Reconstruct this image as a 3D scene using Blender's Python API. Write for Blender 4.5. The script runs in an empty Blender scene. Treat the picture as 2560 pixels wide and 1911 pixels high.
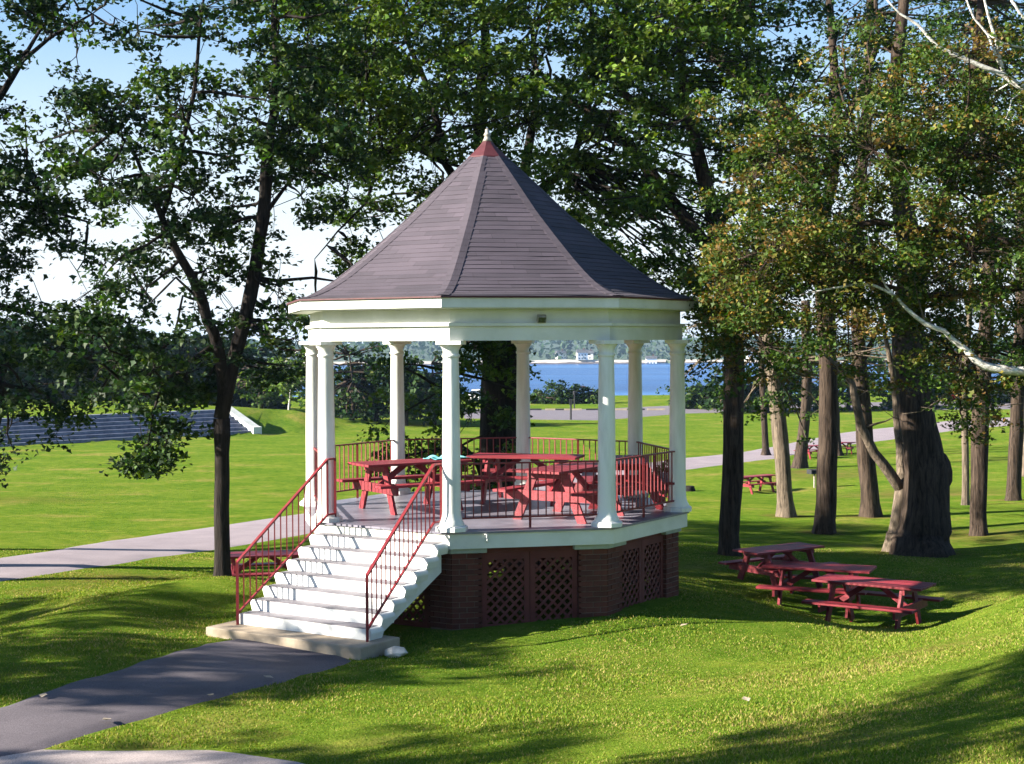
import bpy, math, random
import numpy as np
from mathutils import Vector, Matrix
random.seed(7); rng = np.random.default_rng(7)
S = bpy.context.scene
COL = S.collection
R = math.radians

# ------------------------------------------------------------------ camera
FPX = 3796.5; CX, CY = 1280.0, 955.5            # focal length and centre in pixels of the 2560 x 1911 photograph
CAM = np.array([0.0, -23.45, 2.588])
YAW, PITCH, ROLL = 0.0136, math.atan(103.5/3796.5), 0.0042
def _axes():
    F0 = np.array([math.sin(YAW), math.cos(YAW), 0]); R0 = np.array([math.cos(YAW), -math.sin(YAW), 0])
    Fw = F0*math.cos(PITCH) - np.array([0, 0, 1])*math.sin(PITCH)
    U0 = np.cross(R0, Fw)
    return R0*math.cos(ROLL) - U0*math.sin(ROLL), R0*math.sin(ROLL) + U0*math.cos(ROLL), Fw
AR, AU, AF = _axes()
def P(x, y, d):
    "point of the place seen at photo position x, y at distance d along the view"
    return CAM + d*(AF + AR*(x-CX)/FPX - AU*(y-CY)/FPX)
K = 2560/2213
def Pd(x, y, d): return P(x*K, y*K, d)
cd = bpy.data.cameras.new("camera"); cam = bpy.data.objects.new("camera", cd); COL.objects.link(cam)
cd.sensor_fit = 'HORIZONTAL'; cd.sensor_width = 36; cd.lens = FPX/2560*36
cd.clip_start = 0.1; cd.clip_end = 20000
M = Matrix(((AR[0], AU[0], -AF[0]), (AR[1], AU[1], -AF[1]), (AR[2], AU[2], -AF[2]))).to_4x4()
M.translation = Vector(CAM); cam.matrix_world = M
S.camera = cam

# ------------------------------------------------------------------ sky, sun, exposure
SUN_EL = R(24); sx, sy = -0.975, -0.188
n_ = math.hypot(sx, sy); sx /= n_; sy /= n_
W = bpy.data.worlds.new("World"); S.world = W; W.use_nodes = True
wt = W.node_tree; wt.nodes.clear()
sky = wt.nodes.new("ShaderNodeTexSky"); sky.sky_type = 'NISHITA'; sky.sun_disc = False
sky.sun_elevation = SUN_EL; sky.sun_rotation = math.atan2(sx, sy); sky.air_density = 1.0; sky.dust_density = 0.5; sky.ozone_density = 1.6
bg = wt.nodes.new("ShaderNodeBackground"); bg.inputs[1].default_value = 0.05
wo = wt.nodes.new("ShaderNodeOutputWorld")
# thin pale haze along the horizon, clearer blue above it
tcw = wt.nodes.new("ShaderNodeTexCoord"); spw = wt.nodes.new("ShaderNodeSeparateXYZ"); wt.links.new(tcw.outputs['Generated'], spw.inputs[0])
mrw = wt.nodes.new("ShaderNodeMapRange"); mrw.interpolation_type = 'SMOOTHSTEP'; mrw.inputs[1].default_value = .26; mrw.inputs[2].default_value = .03; mrw.inputs[3].default_value = 0; mrw.inputs[4].default_value = .92
wt.links.new(spw.outputs[2], mrw.inputs[0])
tnw = wt.nodes.new("ShaderNodeMix"); tnw.data_type = 'RGBA'; tnw.blend_type = 'MULTIPLY'; tnw.inputs[0].default_value = 1; tnw.inputs[7].default_value = (.62, .84, 1.02, 1)
wt.links.new(sky.outputs[0], tnw.inputs[6])
mxw = wt.nodes.new("ShaderNodeMix"); mxw.data_type = 'RGBA'; mxw.inputs[7].default_value = (5.0, 5.4, 5.7, 1)
wt.links.new(mrw.outputs[0], mxw.inputs[0]); wt.links.new(tnw.outputs[2], mxw.inputs[6]); wt.links.new(mxw.outputs[2], bg.inputs[0])
wt.links.new(bg.outputs[0], wo.inputs[0])
sl = bpy.data.lights.new("sun", 'SUN'); sl.energy = 5.0; sl.angle = R(0.5); sl.color = (1.0, 0.93, 0.80)
so = bpy.data.objects.new("sun", sl); COL.objects.link(so)
sd = Vector((sx*math.cos(SUN_EL), sy*math.cos(SUN_EL), math.sin(SUN_EL)))
so.rotation_euler = sd.to_track_quat('Z', 'Y').to_euler(); so.location = sd*60
S.view_settings.view_transform = 'Standard'; S.view_settings.look = 'None'
S.view_settings.exposure = 2.1; S.view_settings.gamma = 1; S.view_settings.use_curve_mapping = False
S.render.engine = 'CYCLES'
try:
    S.cycles.use_denoising = True; S.cycles.denoiser = 'OPENIMAGEDENOISE'
except Exception: pass
S.cycles.max_bounces = 6; S.cycles.diffuse_bounces = 3; S.cycles.glossy_bounces = 2; S.cycles.transmission_bounces = 3
S.cycles.volume_bounces = 0; S.cycles.transparent_max_bounces = 6

# ------------------------------------------------------------------ helpers
def tag(o, label=None, cat=None, group=None, kind=None):
    if label: o["label"] = label
    if cat: o["category"] = cat
    if group: o["group"] = group
    if kind: o["kind"] = kind
    return o
def empty(name, loc=(0, 0, 0), rz=0.0):
    o = bpy.data.objects.new(name, None); COL.objects.link(o); o.location = loc; o.rotation_euler = (0, 0, rz)
    o.empty_display_size = 0.2
    return o
def mesh_obj(name, verts, faces, mat, parent=None, smooth=False):
    me = bpy.data.meshes.new(name); me.from_pydata([tuple(map(float, v)) for v in verts], [], faces); me.update()
    if mat: me.materials.append(mat)
    if smooth: me.polygons.foreach_set("use_smooth", [True]*len(me.polygons))
    o = bpy.data.objects.new(name, me); COL.objects.link(o)
    if parent: o.parent = parent
    return o
def inst(name, me, parent, loc=(0, 0, 0), rz=0.0, mat4=None):
    o = bpy.data.objects.new(name, me); COL.objects.link(o); o.parent = parent
    if mat4 is not None: o.matrix_local = mat4
    else: o.location = loc; o.rotation_euler = (0, 0, rz)
    return o
class MB:
    def __init__(s): s.v = []; s.f = []
    def add(s, vs, fs):
        b = len(s.v); s.v += [tuple(map(float, q)) for q in vs]; s.f += [tuple(b+i for i in f) for f in fs]; return s
    def box(s, c, d, ax=None):
        c = np.array(c, float); hx, hy, hz = [q/2 for q in d]
        A = np.eye(3) if ax is None else np.array(ax, float)
        vs = [c+A[0]*i*hx+A[1]*j*hy+A[2]*k*hz for i in (-1, 1) for j in (-1, 1) for k in (-1, 1)]
        return s.add(vs, [(0, 1, 3, 2), (4, 6, 7, 5), (0, 4, 5, 1), (2, 3, 7, 6), (0, 2, 6, 4), (1, 5, 7, 3)])
    def beam(s, a, b, w, h, up=(0, 0, 1)):
        a = np.array(a, float); b = np.array(b, float); d = b-a; L = np.linalg.norm(d); d /= L
        u = np.array(up, float); sd_ = np.cross(u, d); sd_ /= np.linalg.norm(sd_); u = np.cross(d, sd_)
        return s.box((a+b)/2, (L, w, h), (d, sd_, u))
    def tube(s, pts, rad, n=6, cap=True):
        pts = [np.array(p, float) for p in pts]; k = len(pts)
        rad = [rad]*k if np.isscalar(rad) else list(rad)
        d0 = pts[1]-pts[0]; d0 /= np.linalg.norm(d0)
        ref = np.array([1.0, 0, 0]) if abs(d0[0]) < 0.8 else np.array([0, 1.0, 0])
        vs = []
        for i, p in enumerate(pts):
            d = pts[min(i+1, k-1)]-pts[max(i-1, 0)]; d /= (np.linalg.norm(d)+1e-9)
            a = np.cross(d, ref); a /= (np.linalg.norm(a)+1e-9); b = np.cross(d, a); ref = np.cross(a, d)
            for j in range(n):
                t = 2*math.pi*j/n; vs.append(p+rad[i]*(a*math.cos(t)+b*math.sin(t)))
        fs = [(i*n+j, i*n+(j+1) % n, (i+1)*n+(j+1) % n, (i+1)*n+j) for i in range(k-1) for j in range(n)]
        if cap: fs += [tuple(range(n-1, -1, -1)), tuple((k-1)*n+j for j in range(n))]
        return s.add(vs, fs)
    def lathe(s, prof, n=24, c=(0, 0), a0=0.0, caps=True):
        vs = [(c[0]+r*math.cos(a0+2*math.pi*j/n), c[1]+r*math.sin(a0+2*math.pi*j/n), z) for r, z in prof for j in range(n)]
        fs = [(i*n+j, i*n+(j+1) % n, (i+1)*n+(j+1) % n, (i+1)*n+j) for i in range(len(prof)-1) for j in range(n)]
        if caps: fs += [tuple(range(n-1, -1, -1)), tuple((len(prof)-1)*n+j for j in range(n))]
        return s.add(vs, fs)
    def prism(s, poly, z0, z1):
        n = len(poly); vs = [(p[0], p[1], z0) for p in poly]+[(p[0], p[1], z1) for p in poly]
        return s.add(vs, [tuple(range(n-1, -1, -1)), tuple(range(n, 2*n))]+[(i, (i+1) % n, n+(i+1) % n, n+i) for i in range(n)])
    def build(s, name, mat, parent=None, smooth=False): return mesh_obj(name, s.v, s.f, mat, parent, smooth)
def bevel(o, w=0.006, seg=2):
    m = o.modifiers.new("bevel", 'BEVEL'); m.width = w; m.segments = seg; m.limit_method = 'ANGLE'; m.angle_limit = R(40); return o

# ------------------------------------------------------------------ materials
def mat_new(name):
    m = bpy.data.materials.new(name); m.use_nodes = True; nt = m.node_tree; nt.nodes.clear()
    out = nt.nodes.new("ShaderNodeOutputMaterial"); b = nt.nodes.new("ShaderNodeBsdfPrincipled")
    nt.links.new(b.outputs[0], out.inputs[0]); return m, nt, b, out
def N(nt, t, **kw):
    n = nt.nodes.new(t)
    for k, v in kw.items():
        if k.startswith("i_"): n.inputs[k[2:].replace("_", " ")].default_value = v
        else: setattr(n, k, v)
    return n
def ramp(nt, fac, stops):
    r = nt.nodes.new("ShaderNodeValToRGB"); el = r.color_ramp.elements
    while len(el) < len(stops): el.new(0.5)
    for e, (p, c) in zip(el, stops): e.position = p; e.color = (*c, 1)
    nt.links.new(fac, r.inputs[0]); return r
def paint(name, c1, c2, scale=3.0, rough=0.6, bump=0.15, bscale=40, detail=6, stretch=(1, 1, 1), spread=(0.35, 0.65), spec=0.3, rnd=0.0):
    m, nt, b, out = mat_new(name)
    tc = N(nt, "ShaderNodeTexCoord"); mp = N(nt, "ShaderNodeMapping"); mp.inputs['Scale'].default_value = stretch
    nt.links.new(tc.outputs['Object'], mp.inputs[0])
    no = N(nt, "ShaderNodeTexNoise", i_Scale=scale, i_Detail=detail, i_Roughness=0.62); nt.links.new(mp.outputs[0], no.inputs[0])
    rp = ramp(nt, no.outputs[0], [(spread[0], c1), (spread[1], c2)])
    col = rp.outputs[0]
    if rnd:
        oi = N(nt, "ShaderNodeObjectInfo"); mr = N(nt, "ShaderNodeMapRange"); mr.inputs[3].default_value = 1-rnd; mr.inputs[4].default_value = 1+rnd
        nt.links.new(oi.outputs['Random'], mr.inputs[0])
        hs = N(nt, "ShaderNodeHueSaturation"); nt.links.new(mr.outputs[0], hs.inputs['Value']); nt.links.new(col, hs.inputs['Color']); col = hs.outputs[0]
    nt.links.new(col, b.inputs['Base Color'])
    b.inputs['Roughness'].default_value = rough; b.inputs['Specular IOR Level'].default_value = spec
    n2 = N(nt, "ShaderNodeTexNoise", i_Scale=bscale, i_Detail=4.0); nt.links.new(mp.outputs[0], n2.inputs[0])
    bp = N(nt, "ShaderNodeBump", i_Strength=bump, i_Distance=0.02); nt.links.new(n2.outputs[0], bp.inputs['Height']); nt.links.new(bp.outputs[0], b.inputs['Normal'])
    return m
M_white = paint("white_paint", (.54, .54, .50), (.71, .71, .68), 5, .5, .1, 30, stretch=(1, 1, .14), spread=(.32, .55))
M_trim = paint("white_trim_paint", (.50, .51, .44), (.64, .64, .59), 1.6, .5, .1, 24, spread=(.3, .62))
M_red = paint("red_paint", (.12, .009, .014), (.245, .026, .036), 4, .5, .25, 60, spec=.35, rnd=.2, stretch=(.3, 4, 4), spread=(.3, .66))
M_capred = paint("dark_red_roof_paint", (.06, .015, .018), (.09, .024, .028), 6, .5, .1, 40)
M_iron = paint("red_iron_paint", (.13, .012, .016), (.19, .018, .023), 12, .45, .08, 60, spec=.4)
M_lat = paint("red_brown_lattice", (.085, .020, .017), (.12, .030, .025), 4, .75, .1, 60)
M_brick = paint("brick", (.075, .021, .014), (.115, .034, .022), 6, .9, .3, 80, rnd=.25)
M_mortar = paint("mortar", (.16, .12, .10), (.22, .17, .14), 9, .95, .3, 80)
M_cap = paint("painted_stone_cap", (.26, .30, .28), (.38, .41, .38), 4, .8, .2, 50)
M_deck = paint("grey_deck_paint", (.14, .13, .165), (.20, .185, .225), 3, .38, .1, 50, spec=.5, rnd=.08)
M_conc = paint("concrete", (.27, .21, .15), (.40, .33, .25), 3, .9, .35, 60, spread=(.3, .7))
M_stairc = paint("white_painted_concrete", (.60, .60, .59), (.72, .72, .71), 3, .6, .1, 40)
M_tread = paint("shaded_tread_grey", (.13, .12, .14), (.21, .195, .215), 4, .6, .15, 50)  # grey put into the colour for the treads' weaker light and tree shade
M_dark = paint("black_metal", (.02, .02, .022), (.035, .035, .04), 8, .5, .1, 60)
M_galv = paint("weathered_metal", (.20, .18, .16), (.34, .31, .27), 10, .45, .1, 60)
M_cloth = paint("turquoise_cloth", (.12, .48, .52), (.24, .62, .66), 9, .8, .4, 40)
M_stone = paint("pale_stone", (.34, .31, .27), (.58, .55, .49), 5, .9, .4, 30)
M_steps = paint("grey_terrace_concrete", (.10, .11, .16), (.19, .20, .27), 2, .9, .2, 20, rnd=.1)
M_glass = paint("dark_glass", (.015, .02, .03), (.03, .04, .05), 3, .08, .0, 5, spec=.8)
M_car = paint("white_car_paint", (.75, .75, .75), (.82, .82, .82), 2, .25, 0, 5, spec=.6)
M_car2 = paint("dark_red_car_paint", (.25, .03, .03), (.3, .04, .04), 2, .25, 0, 5, spec=.6)
M_tyre = paint("tyre_rubber", (.015, .015, .015), (.03, .03, .03), 8, .9, .1, 50)
M_roofd = paint("dark_house_roof", (.05, .05, .055), (.09, .09, .095), 1, .9, .1, 5)
M_house = paint("white_house_paint", (.7, .7, .68), (.8, .8, .78), 1, .8, .05, 5)

def shingle_mat():
    m, nt, b, out = mat_new("asphalt_shingle")
    tc = N(nt, "ShaderNodeTexCoord"); mp = N(nt, "ShaderNodeMapping")
    nt.links.new(tc.outputs['UV'], mp.inputs[0])
    br = N(nt, "ShaderNodeTexBrick", offset=0.5); br.inputs['Scale'].default_value = 1
    br.inputs['Mortar Size'].default_value = .004; br.inputs['Brick Width'].default_value = .95; br.inputs['Row Height'].default_value = .1; br.inputs['Bias'].default_value = 0
    br.inputs['Color1'].default_value = (.046, .037, .049, 1); br.inputs['Color2'].default_value = (.072, .057, .074, 1); br.inputs['Mortar'].default_value = (.03, .023, .03, 1)
    nt.links.new(mp.outputs[0], br.inputs[0])
    no = N(nt, "ShaderNodeTexNoise", i_Scale=1.3, i_Detail=5.0); nt.links.new(tc.outputs['Object'], no.inputs[0])
    r2 = ramp(nt, no.outputs[0], [(.3, (.78, .76, .8)), (.7, (1.1, 1.08, 1.1))])
    mx = N(nt, "ShaderNodeMix", data_type='RGBA', blend_type='MULTIPLY'); mx.inputs[0].default_value = 1
    nt.links.new(br.outputs[0], mx.inputs[6]); nt.links.new(r2.outputs[0], mx.inputs[7])
    n3 = N(nt, "ShaderNodeTexNoise", i_Scale=160.0, i_Detail=3.0); nt.links.new(tc.outputs['Object'], n3.inputs[0])
    r3 = ramp(nt, n3.outputs[0], [(.3, (.72, .72, .72)), (.7, (1.2, 1.2, 1.2))])
    m2 = N(nt, "ShaderNodeMix", data_type='RGBA', blend_type='MULTIPLY'); m2.inputs[0].default_value = .8
    nt.links.new(mx.outputs[2], m2.inputs[6]); nt.links.new(r3.outputs[0], m2.inputs[7]); nt.links.new(m2.outputs[2], b.inputs['Base Color'])
    b.inputs['Roughness'].default_value = .85
    bp = N(nt, "ShaderNodeBump", i_Strength=.3, i_Distance=.01); nt.links.new(n3.outputs[0], bp.inputs['Height']); nt.links.new(bp.outputs[0], b.inputs['Normal'])
    return m
M_shin = shingle_mat()

def bark_mat(name, c1, c2, zs=.12, sc=14, bump=.9):
    m, nt, b, out = mat_new(name)
    tc = N(nt, "ShaderNodeTexCoord"); mp = N(nt, "ShaderNodeMapping"); mp.inputs['Scale'].default_value = (1, 1, zs)
    nt.links.new(tc.outputs['Object'], mp.inputs[0])
    no = N(nt, "ShaderNodeTexNoise", i_Scale=sc, i_Detail=8.0, i_Roughness=.7, i_Distortion=.6); nt.links.new(mp.outputs[0], no.inputs[0])
    rp = ramp(nt, no.outputs[0], [(.36, c1), (.62, c2)]); nt.links.new(rp.outputs[0], b.inputs['Base Color'])
    b.inputs['Roughness'].default_value = .95; b.inputs['Specular IOR Level'].default_value = .1
    bp = N(nt, "ShaderNodeBump", i_Strength=bump, i_Distance=.05); nt.links.new(no.outputs[0], bp.inputs['Height']); nt.links.new(bp.outputs[0], b.inputs['Normal'])
    return m
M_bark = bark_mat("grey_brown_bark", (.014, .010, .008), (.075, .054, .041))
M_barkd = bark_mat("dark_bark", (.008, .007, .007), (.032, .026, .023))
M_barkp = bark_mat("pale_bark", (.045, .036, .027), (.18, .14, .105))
M_birch = bark_mat("white_birch_bark", (.16, .14, .12), (.72, .70, .66), 2.2, 9, .5)

def leaf_mat(name, gloss=.18):
    m = bpy.data.materials.new(name); m.use_nodes = True; nt = m.node_tree; nt.nodes.clear()
    out = nt.nodes.new("ShaderNodeOutputMaterial")
    at = N(nt, "ShaderNodeAttribute", attribute_name="tint")
    pb = N(nt, "ShaderNodeBsdfPrincipled"); pb.inputs['Roughness'].default_value = .58; pb.inputs['Specular IOR Level'].default_value = gloss
    tr = N(nt, "ShaderNodeBsdfTranslucent"); hs = N(nt, "ShaderNodeHueSaturation"); hs.inputs['Saturation'].default_value = 1.15; hs.inputs['Value'].default_value = 1.25
    nt.links.new(at.outputs['Color'], pb.inputs['Base Color']); nt.links.new(at.outputs['Color'], hs.inputs['Color']); nt.links.new(hs.outputs[0], tr.inputs[0])
    mx = N(nt, "ShaderNodeMixShader"); mx.inputs[0].default_value = .28
    nt.links.new(pb.outputs[0], mx.inputs[1]); nt.links.new(tr.outputs[0], mx.inputs[2]); nt.links.new(mx.outputs[0], out.inputs[0])
    return m
M_leaf = leaf_mat("leaf")
M_blade = leaf_mat("grass_blade", .03)

def grass_ground():
    m, nt, b, out = mat_new("lawn")
    tc = N(nt, "ShaderNodeTexCoord")
    n1 = N(nt, "ShaderNodeTexNoise", i_Scale=.35, i_Detail=6.0, i_Roughness=.6, i_Distortion=.5); nt.links.new(tc.outputs['Object'], n1.inputs[0])
    n2 = N(nt, "ShaderNodeTexNoise", i_Scale=2.6, i_Detail=8.0, i_Roughness=.75); nt.links.new(tc.outputs['Object'], n2.inputs[0])
    n3 = N(nt, "ShaderNodeTexNoise", i_Scale=34.0, i_Detail=4.0, i_Roughness=.7); nt.links.new(tc.outputs['Object'], n3.inputs[0])
    r1 = ramp(nt, n1.outputs[0], [(.36, (.088, .158, .016)), (.55, (.128, .185, .022)), (.70, (.21, .20, .05))])
    r2 = ramp(nt, n2.outputs[0], [(.33, (.55, .66, .5)), (.5, (1, 1, 1)), (.70, (1.6, 1.22, 1.5))])
    r3 = ramp(nt, n3.outputs[0], [(.3, (.55, .6, .5)), (.7, (1.35, 1.3, 1.3))])
    mx = N(nt, "ShaderNodeMix", data_type='RGBA', blend_type='MULTIPLY'); mx.inputs[0].default_value = 1
    nt.links.new(r1.outputs[0], mx.inputs[6]); nt.links.new(r2.outputs[0], mx.inputs[7])
    m2 = N(nt, "ShaderNodeMix", data_type='RGBA', blend_type='MULTIPLY'); m2.inputs[0].default_value = .7
    nt.links.new(mx.outputs[2], m2.inputs[6]); nt.links.new(r3.outputs[0], m2.inputs[7])
    # bare, dry soil where the ground_wear attribute is painted
    at = N(nt, "ShaderNodeAttribute", attribute_name="wear")
    m3 = N(nt, "ShaderNodeMix", data_type='RGBA'); m3.inputs[7].default_value = (.13, .08, .035, 1)
    ml = N(nt, "ShaderNodeMath", operation='MULTIPLY'); nt.links.new(at.outputs['Fac'], ml.inputs[0]); nt.links.new(n2.outputs[0], ml.inputs[1])
    mr = N(nt, "ShaderNodeMapRange"); mr.inputs[1].default_value = .2; mr.inputs[2].default_value = .6; nt.links.new(ml.outputs[0], mr.inputs[0])
    nt.links.new(mr.outputs[0], m3.inputs[0]); nt.links.new(m2.outputs[2], m3.inputs[6])
    nt.links.new(m3.outputs[2], b.inputs['Base Color'])
    b.inputs['Roughness'].default_value = 1; b.inputs['Specular IOR Level'].default_value = .0
    b.inputs['Sheen Weight'].default_value = .0; b.inputs['Sheen Roughness'].default_value = .5; b.inputs['Sheen Tint'].default_value = (.6, .9, .2, 1)
    ad = N(nt, "ShaderNodeMath", operation='ADD'); nt.links.new(n2.outputs[0], ad.inputs[0]); nt.links.new(n3.outputs[0], ad.inputs[1])
    bp = N(nt, "ShaderNodeBump", i_Strength=.8, i_Distance=.07); nt.links.new(ad.outputs[0], bp.inputs['Height']); nt.links.new(bp.outputs[0], b.inputs['Normal'])
    return m
M_lawn = grass_ground()
def asphalt(name, c1, c2, speck):
    m, nt, b, out = mat_new(name)
    tc = N(nt, "ShaderNodeTexCoord")
    n1 = N(nt, "ShaderNodeTexNoise", i_Scale=1.1, i_Detail=6.0); nt.links.new(tc.outputs['Object'], n1.inputs[0])
    r1 = ramp(nt, n1.outputs[0], [(.3, c1), (.7, c2)])
    vo = N(nt, "ShaderNodeTexNoise", i_Scale=75.0, i_Detail=3.0, i_Roughness=.8); nt.links.new(tc.outputs['Object'], vo.inputs[0])
    r2 = ramp(nt, vo.outputs[0], [(.35, (1-speck,)*3), (.68, (1+speck,)*3)])
    mx = N(nt, "ShaderNodeMix", data_type='RGBA', blend_type='MULTIPLY'); mx.inputs[0].default_value = 1
    nt.links.new(r1.outputs[0], mx.inputs[6]); nt.links.new(r2.outputs[0], mx.inputs[7]); nt.links.new(mx.outputs[2], b.inputs['Base Color'])
    b.inputs['Roughness'].default_value = .9
    bp = N(nt, "ShaderNodeBump", i_Strength=.4, i_Distance=.01); nt.links.new(vo.outputs[0], bp.inputs['Height']); nt.links.new(bp.outputs[0], b.inputs['Normal'])
    return m
M_asph = asphalt("dark_asphalt", (.058, .047, .057), (.105, .087, .10), .45)
M_road = asphalt("pale_asphalt", (.20, .162, .178), (.26, .212, .226), .3)
M_gravel = asphalt("worn_pale_road", (.25, .205, .20), (.37, .31, .30), .5)
M_lot = asphalt("parking_asphalt", (.11, .095, .115), (.145, .125, .145), .2)
def water_mat():
    m, nt, b, out = mat_new("sea_water")
    b.inputs['Base Color'].default_value = (.012, .07, .19, 1); b.inputs['Roughness'].default_value = .3; b.inputs['IOR'].default_value = 1.33; b.inputs['Specular IOR Level'].default_value = .22
    tc = N(nt, "ShaderNodeTexCoord"); mp = N(nt, "ShaderNodeMapping"); mp.inputs['Scale'].default_value = (.02, .12, 1); nt.links.new(tc.outputs['Object'], mp.inputs[0])
    no = N(nt, "ShaderNodeTexNoise", i_Scale=2.0, i_Detail=6.0, i_Roughness=.7); nt.links.new(mp.outputs[0], no.inputs[0])
    bp = N(nt, "ShaderNodeBump", i_Strength=.8, i_Distance=1.2); nt.links.new(no.outputs[0], bp.inputs['Height']); nt.links.new(bp.outputs[0], b.inputs['Normal'])
    mp2 = N(nt, "ShaderNodeMapping"); mp2.inputs['Scale'].default_value = (.002, .02, 1); nt.links.new(tc.outputs['Object'], mp2.inputs[0])
    n2 = N(nt, "ShaderNodeTexNoise", i_Scale=1.0, i_Detail=3.0); nt.links.new(mp2.outputs[0], n2.inputs[0])
    r = ramp(nt, n2.outputs[0], [(.4, (.008, .055, .18)), (.54, (.014, .08, .24)), (.62, (.04, .13, .32))]); nt.links.new(r.outputs[0], b.inputs['Base Color'])
    return m
M_sea = water_mat()

# ------------------------------------------------------------------ the ground
def zpt(x, y, d):
    p = P(x, y, d); return (p[0], p[1], p[2])
CTRL = [
 # foreground, left to right
 zpt(0, 1911, 13.8), zpt(400, 1890, 14.0), zpt(750, 1905, 13.6), zpt(1280, 1911, 12.6), zpt(1800, 1911, 11.0), zpt(2560, 1911, 9.0),
 zpt(0, 1773, 15.5), zpt(400, 1720, 16.6), zpt(890, 1660, 18.2), zpt(560, 1612, 19.3), zpt(1280, 1800, 14.8), zpt(1900, 1800, 13.5), zpt(2560, 1620, 14.2), zpt(2300, 1750, 13.2),
 zpt(0, 1646, 18.0), zpt(53, 1601, 19.2), zpt(183, 1544, 20.6), zpt(309, 1487, 22.3), zpt(407, 1463, 23.2), zpt(581, 1440, 25.0), zpt(650, 1480, 23.2),
 zpt(250, 1620, 18.4), zpt(430, 1560, 20.3),
 zpt(0, 1600, 23.4), zpt(0, 1520, 26.2), zpt(200, 1500, 26.0), zpt(330, 1470, 27.4), zpt(560, 1480, 28.4), zpt(660, 1488, 29.0), zpt(700, 1500, 26.5),
 # round the bandstand
 (0, 0, -1.38), (3, 0, -1.32), (-3, 0, -1.4), (0, 3.2, -1.45), zpt(1300, 1600, 19.9), zpt(1553, 1550, 20.9), zpt(1715, 1518, 21.9), (-2.0, -5.3, -1.385), (-1.3, -4.6, -1.37), (-4.2, -3.4, -1.37), (-3.3, -2.4, -1.37), (-4.4, -1.8, -1.38),
 zpt(1500, 1720, 17.2), zpt(1931, 1672, 17.8), zpt(2218, 1615, 18.6), zpt(2410, 1581, 18.2), zpt(2501, 1514, 18.8), zpt(2560, 1480, 19.3),
 zpt(1940, 1612, 19.6), zpt(1960, 1558, 21.4), zpt(1960, 1532, 25.0), zpt(1800, 1542, 21.8), zpt(1800, 1492, 25.0), zpt(2040, 1558, 21.5), zpt(2040, 1549, 25.0), zpt(2195, 1592, 21.5), zpt(2195, 1582, 24.5), zpt(2218, 1604, 20.0), zpt(1720, 1620, 19.4),
 zpt(2195, 1568, 28.0), zpt(2250, 1572, 27.0), zpt(2470, 1520, 28.0),  zpt(2040, 1527, 29.2), zpt(1947, 1462, 30.2), zpt(1825, 1392, 33.0), zpt(2302, 1384, 37.0), zpt(2059, 1332, 41.6),
 zpt(2560, 1400, 35.0), (16, 2, -1.2), (20, 14, -1.8), (26, 26, -2.6),
 zpt(1966, 1290, 46.0), zpt(2447, 1338, 40.5), zpt(2533, 1250, 54), zpt(2410, 1262, 52), zpt(1899, 1242, 66), zpt(2035, 1219, 69), zpt(1999, 1168, 83), zpt(1700, 1240, 55),
 # across the path on the left, the field
 zpt(0, 1456, 30), zpt(0, 1394, 34.6), zpt(530, 1377, 38), zpt(530, 1316, 44.5), zpt(758, 1339, 41), zpt(758, 1284, 49), zpt(300, 1250, 58), zpt(0, 1250, 56), zpt(1100, 1250, 55), zpt(1300, 1150, 86),
 zpt(0, 1117, 99), zpt(636, 1087, 112.7), zpt(1000, 1100, 108), zpt(1712, 1175, 82), zpt(1712, 1145, 91), zpt(2098, 1115, 101), zpt(2098, 1083, 115), zpt(2380, 1078, 115),
 zpt(1300, 1050, 139), zpt(1300, 1024, 158), zpt(1700, 1030, 152), zpt(2400, 1020, 150), zpt(900, 1050, 134),
 (-45, 30, -3.4), (-60, 80, -4.4), (-70, 160, -4.4), (0, 190, -4.4), (60, 150, -4.0), (60, 80, -3.6), (45, 30, -2.2), (-25, 0, -2.0), (-30, -14, -1.5), (-12, -16, -1.25),
 (0, -23.5, .95), (-8, -24, .2), (10, -24, 1.6), (14, -12, .9), (22, -10, 1.2), (0, -34, 1.6), (-30, -34, 0), (30, -34, 2),
]
CT = np.array(CTRL)
def tps_fit(c):
    n = len(c); d = np.linalg.norm(c[:, None, :2]-c[None, :, :2], axis=2); Km = np.where(d > 0, d*d*np.log(d+1e-12), 0)
    A = np.zeros((n+3, n+3)); A[:n, :n] = Km+np.eye(n)*.35; A[:n, n] = 1; A[:n, n+1:] = c[:, :2]; A[n, :n] = 1; A[n+1:, :n] = c[:, :2].T
    return np.linalg.solve(A, np.append(c[:, 2], [0, 0, 0]))
TW = tps_fit(CT)
def smooth(a, b, x):
    t = np.clip((x-a)/(b-a), 0, 1); return t*t*(3-2*t)
SL0 = np.array([-32.0, 75.5]); SDIR = np.array([14.4, 13.7]); SLEN = np.linalg.norm(SDIR); SDIR = SDIR/SLEN; SNRM = np.array([-SDIR[1], SDIR[0]])
UP = 1.62
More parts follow.
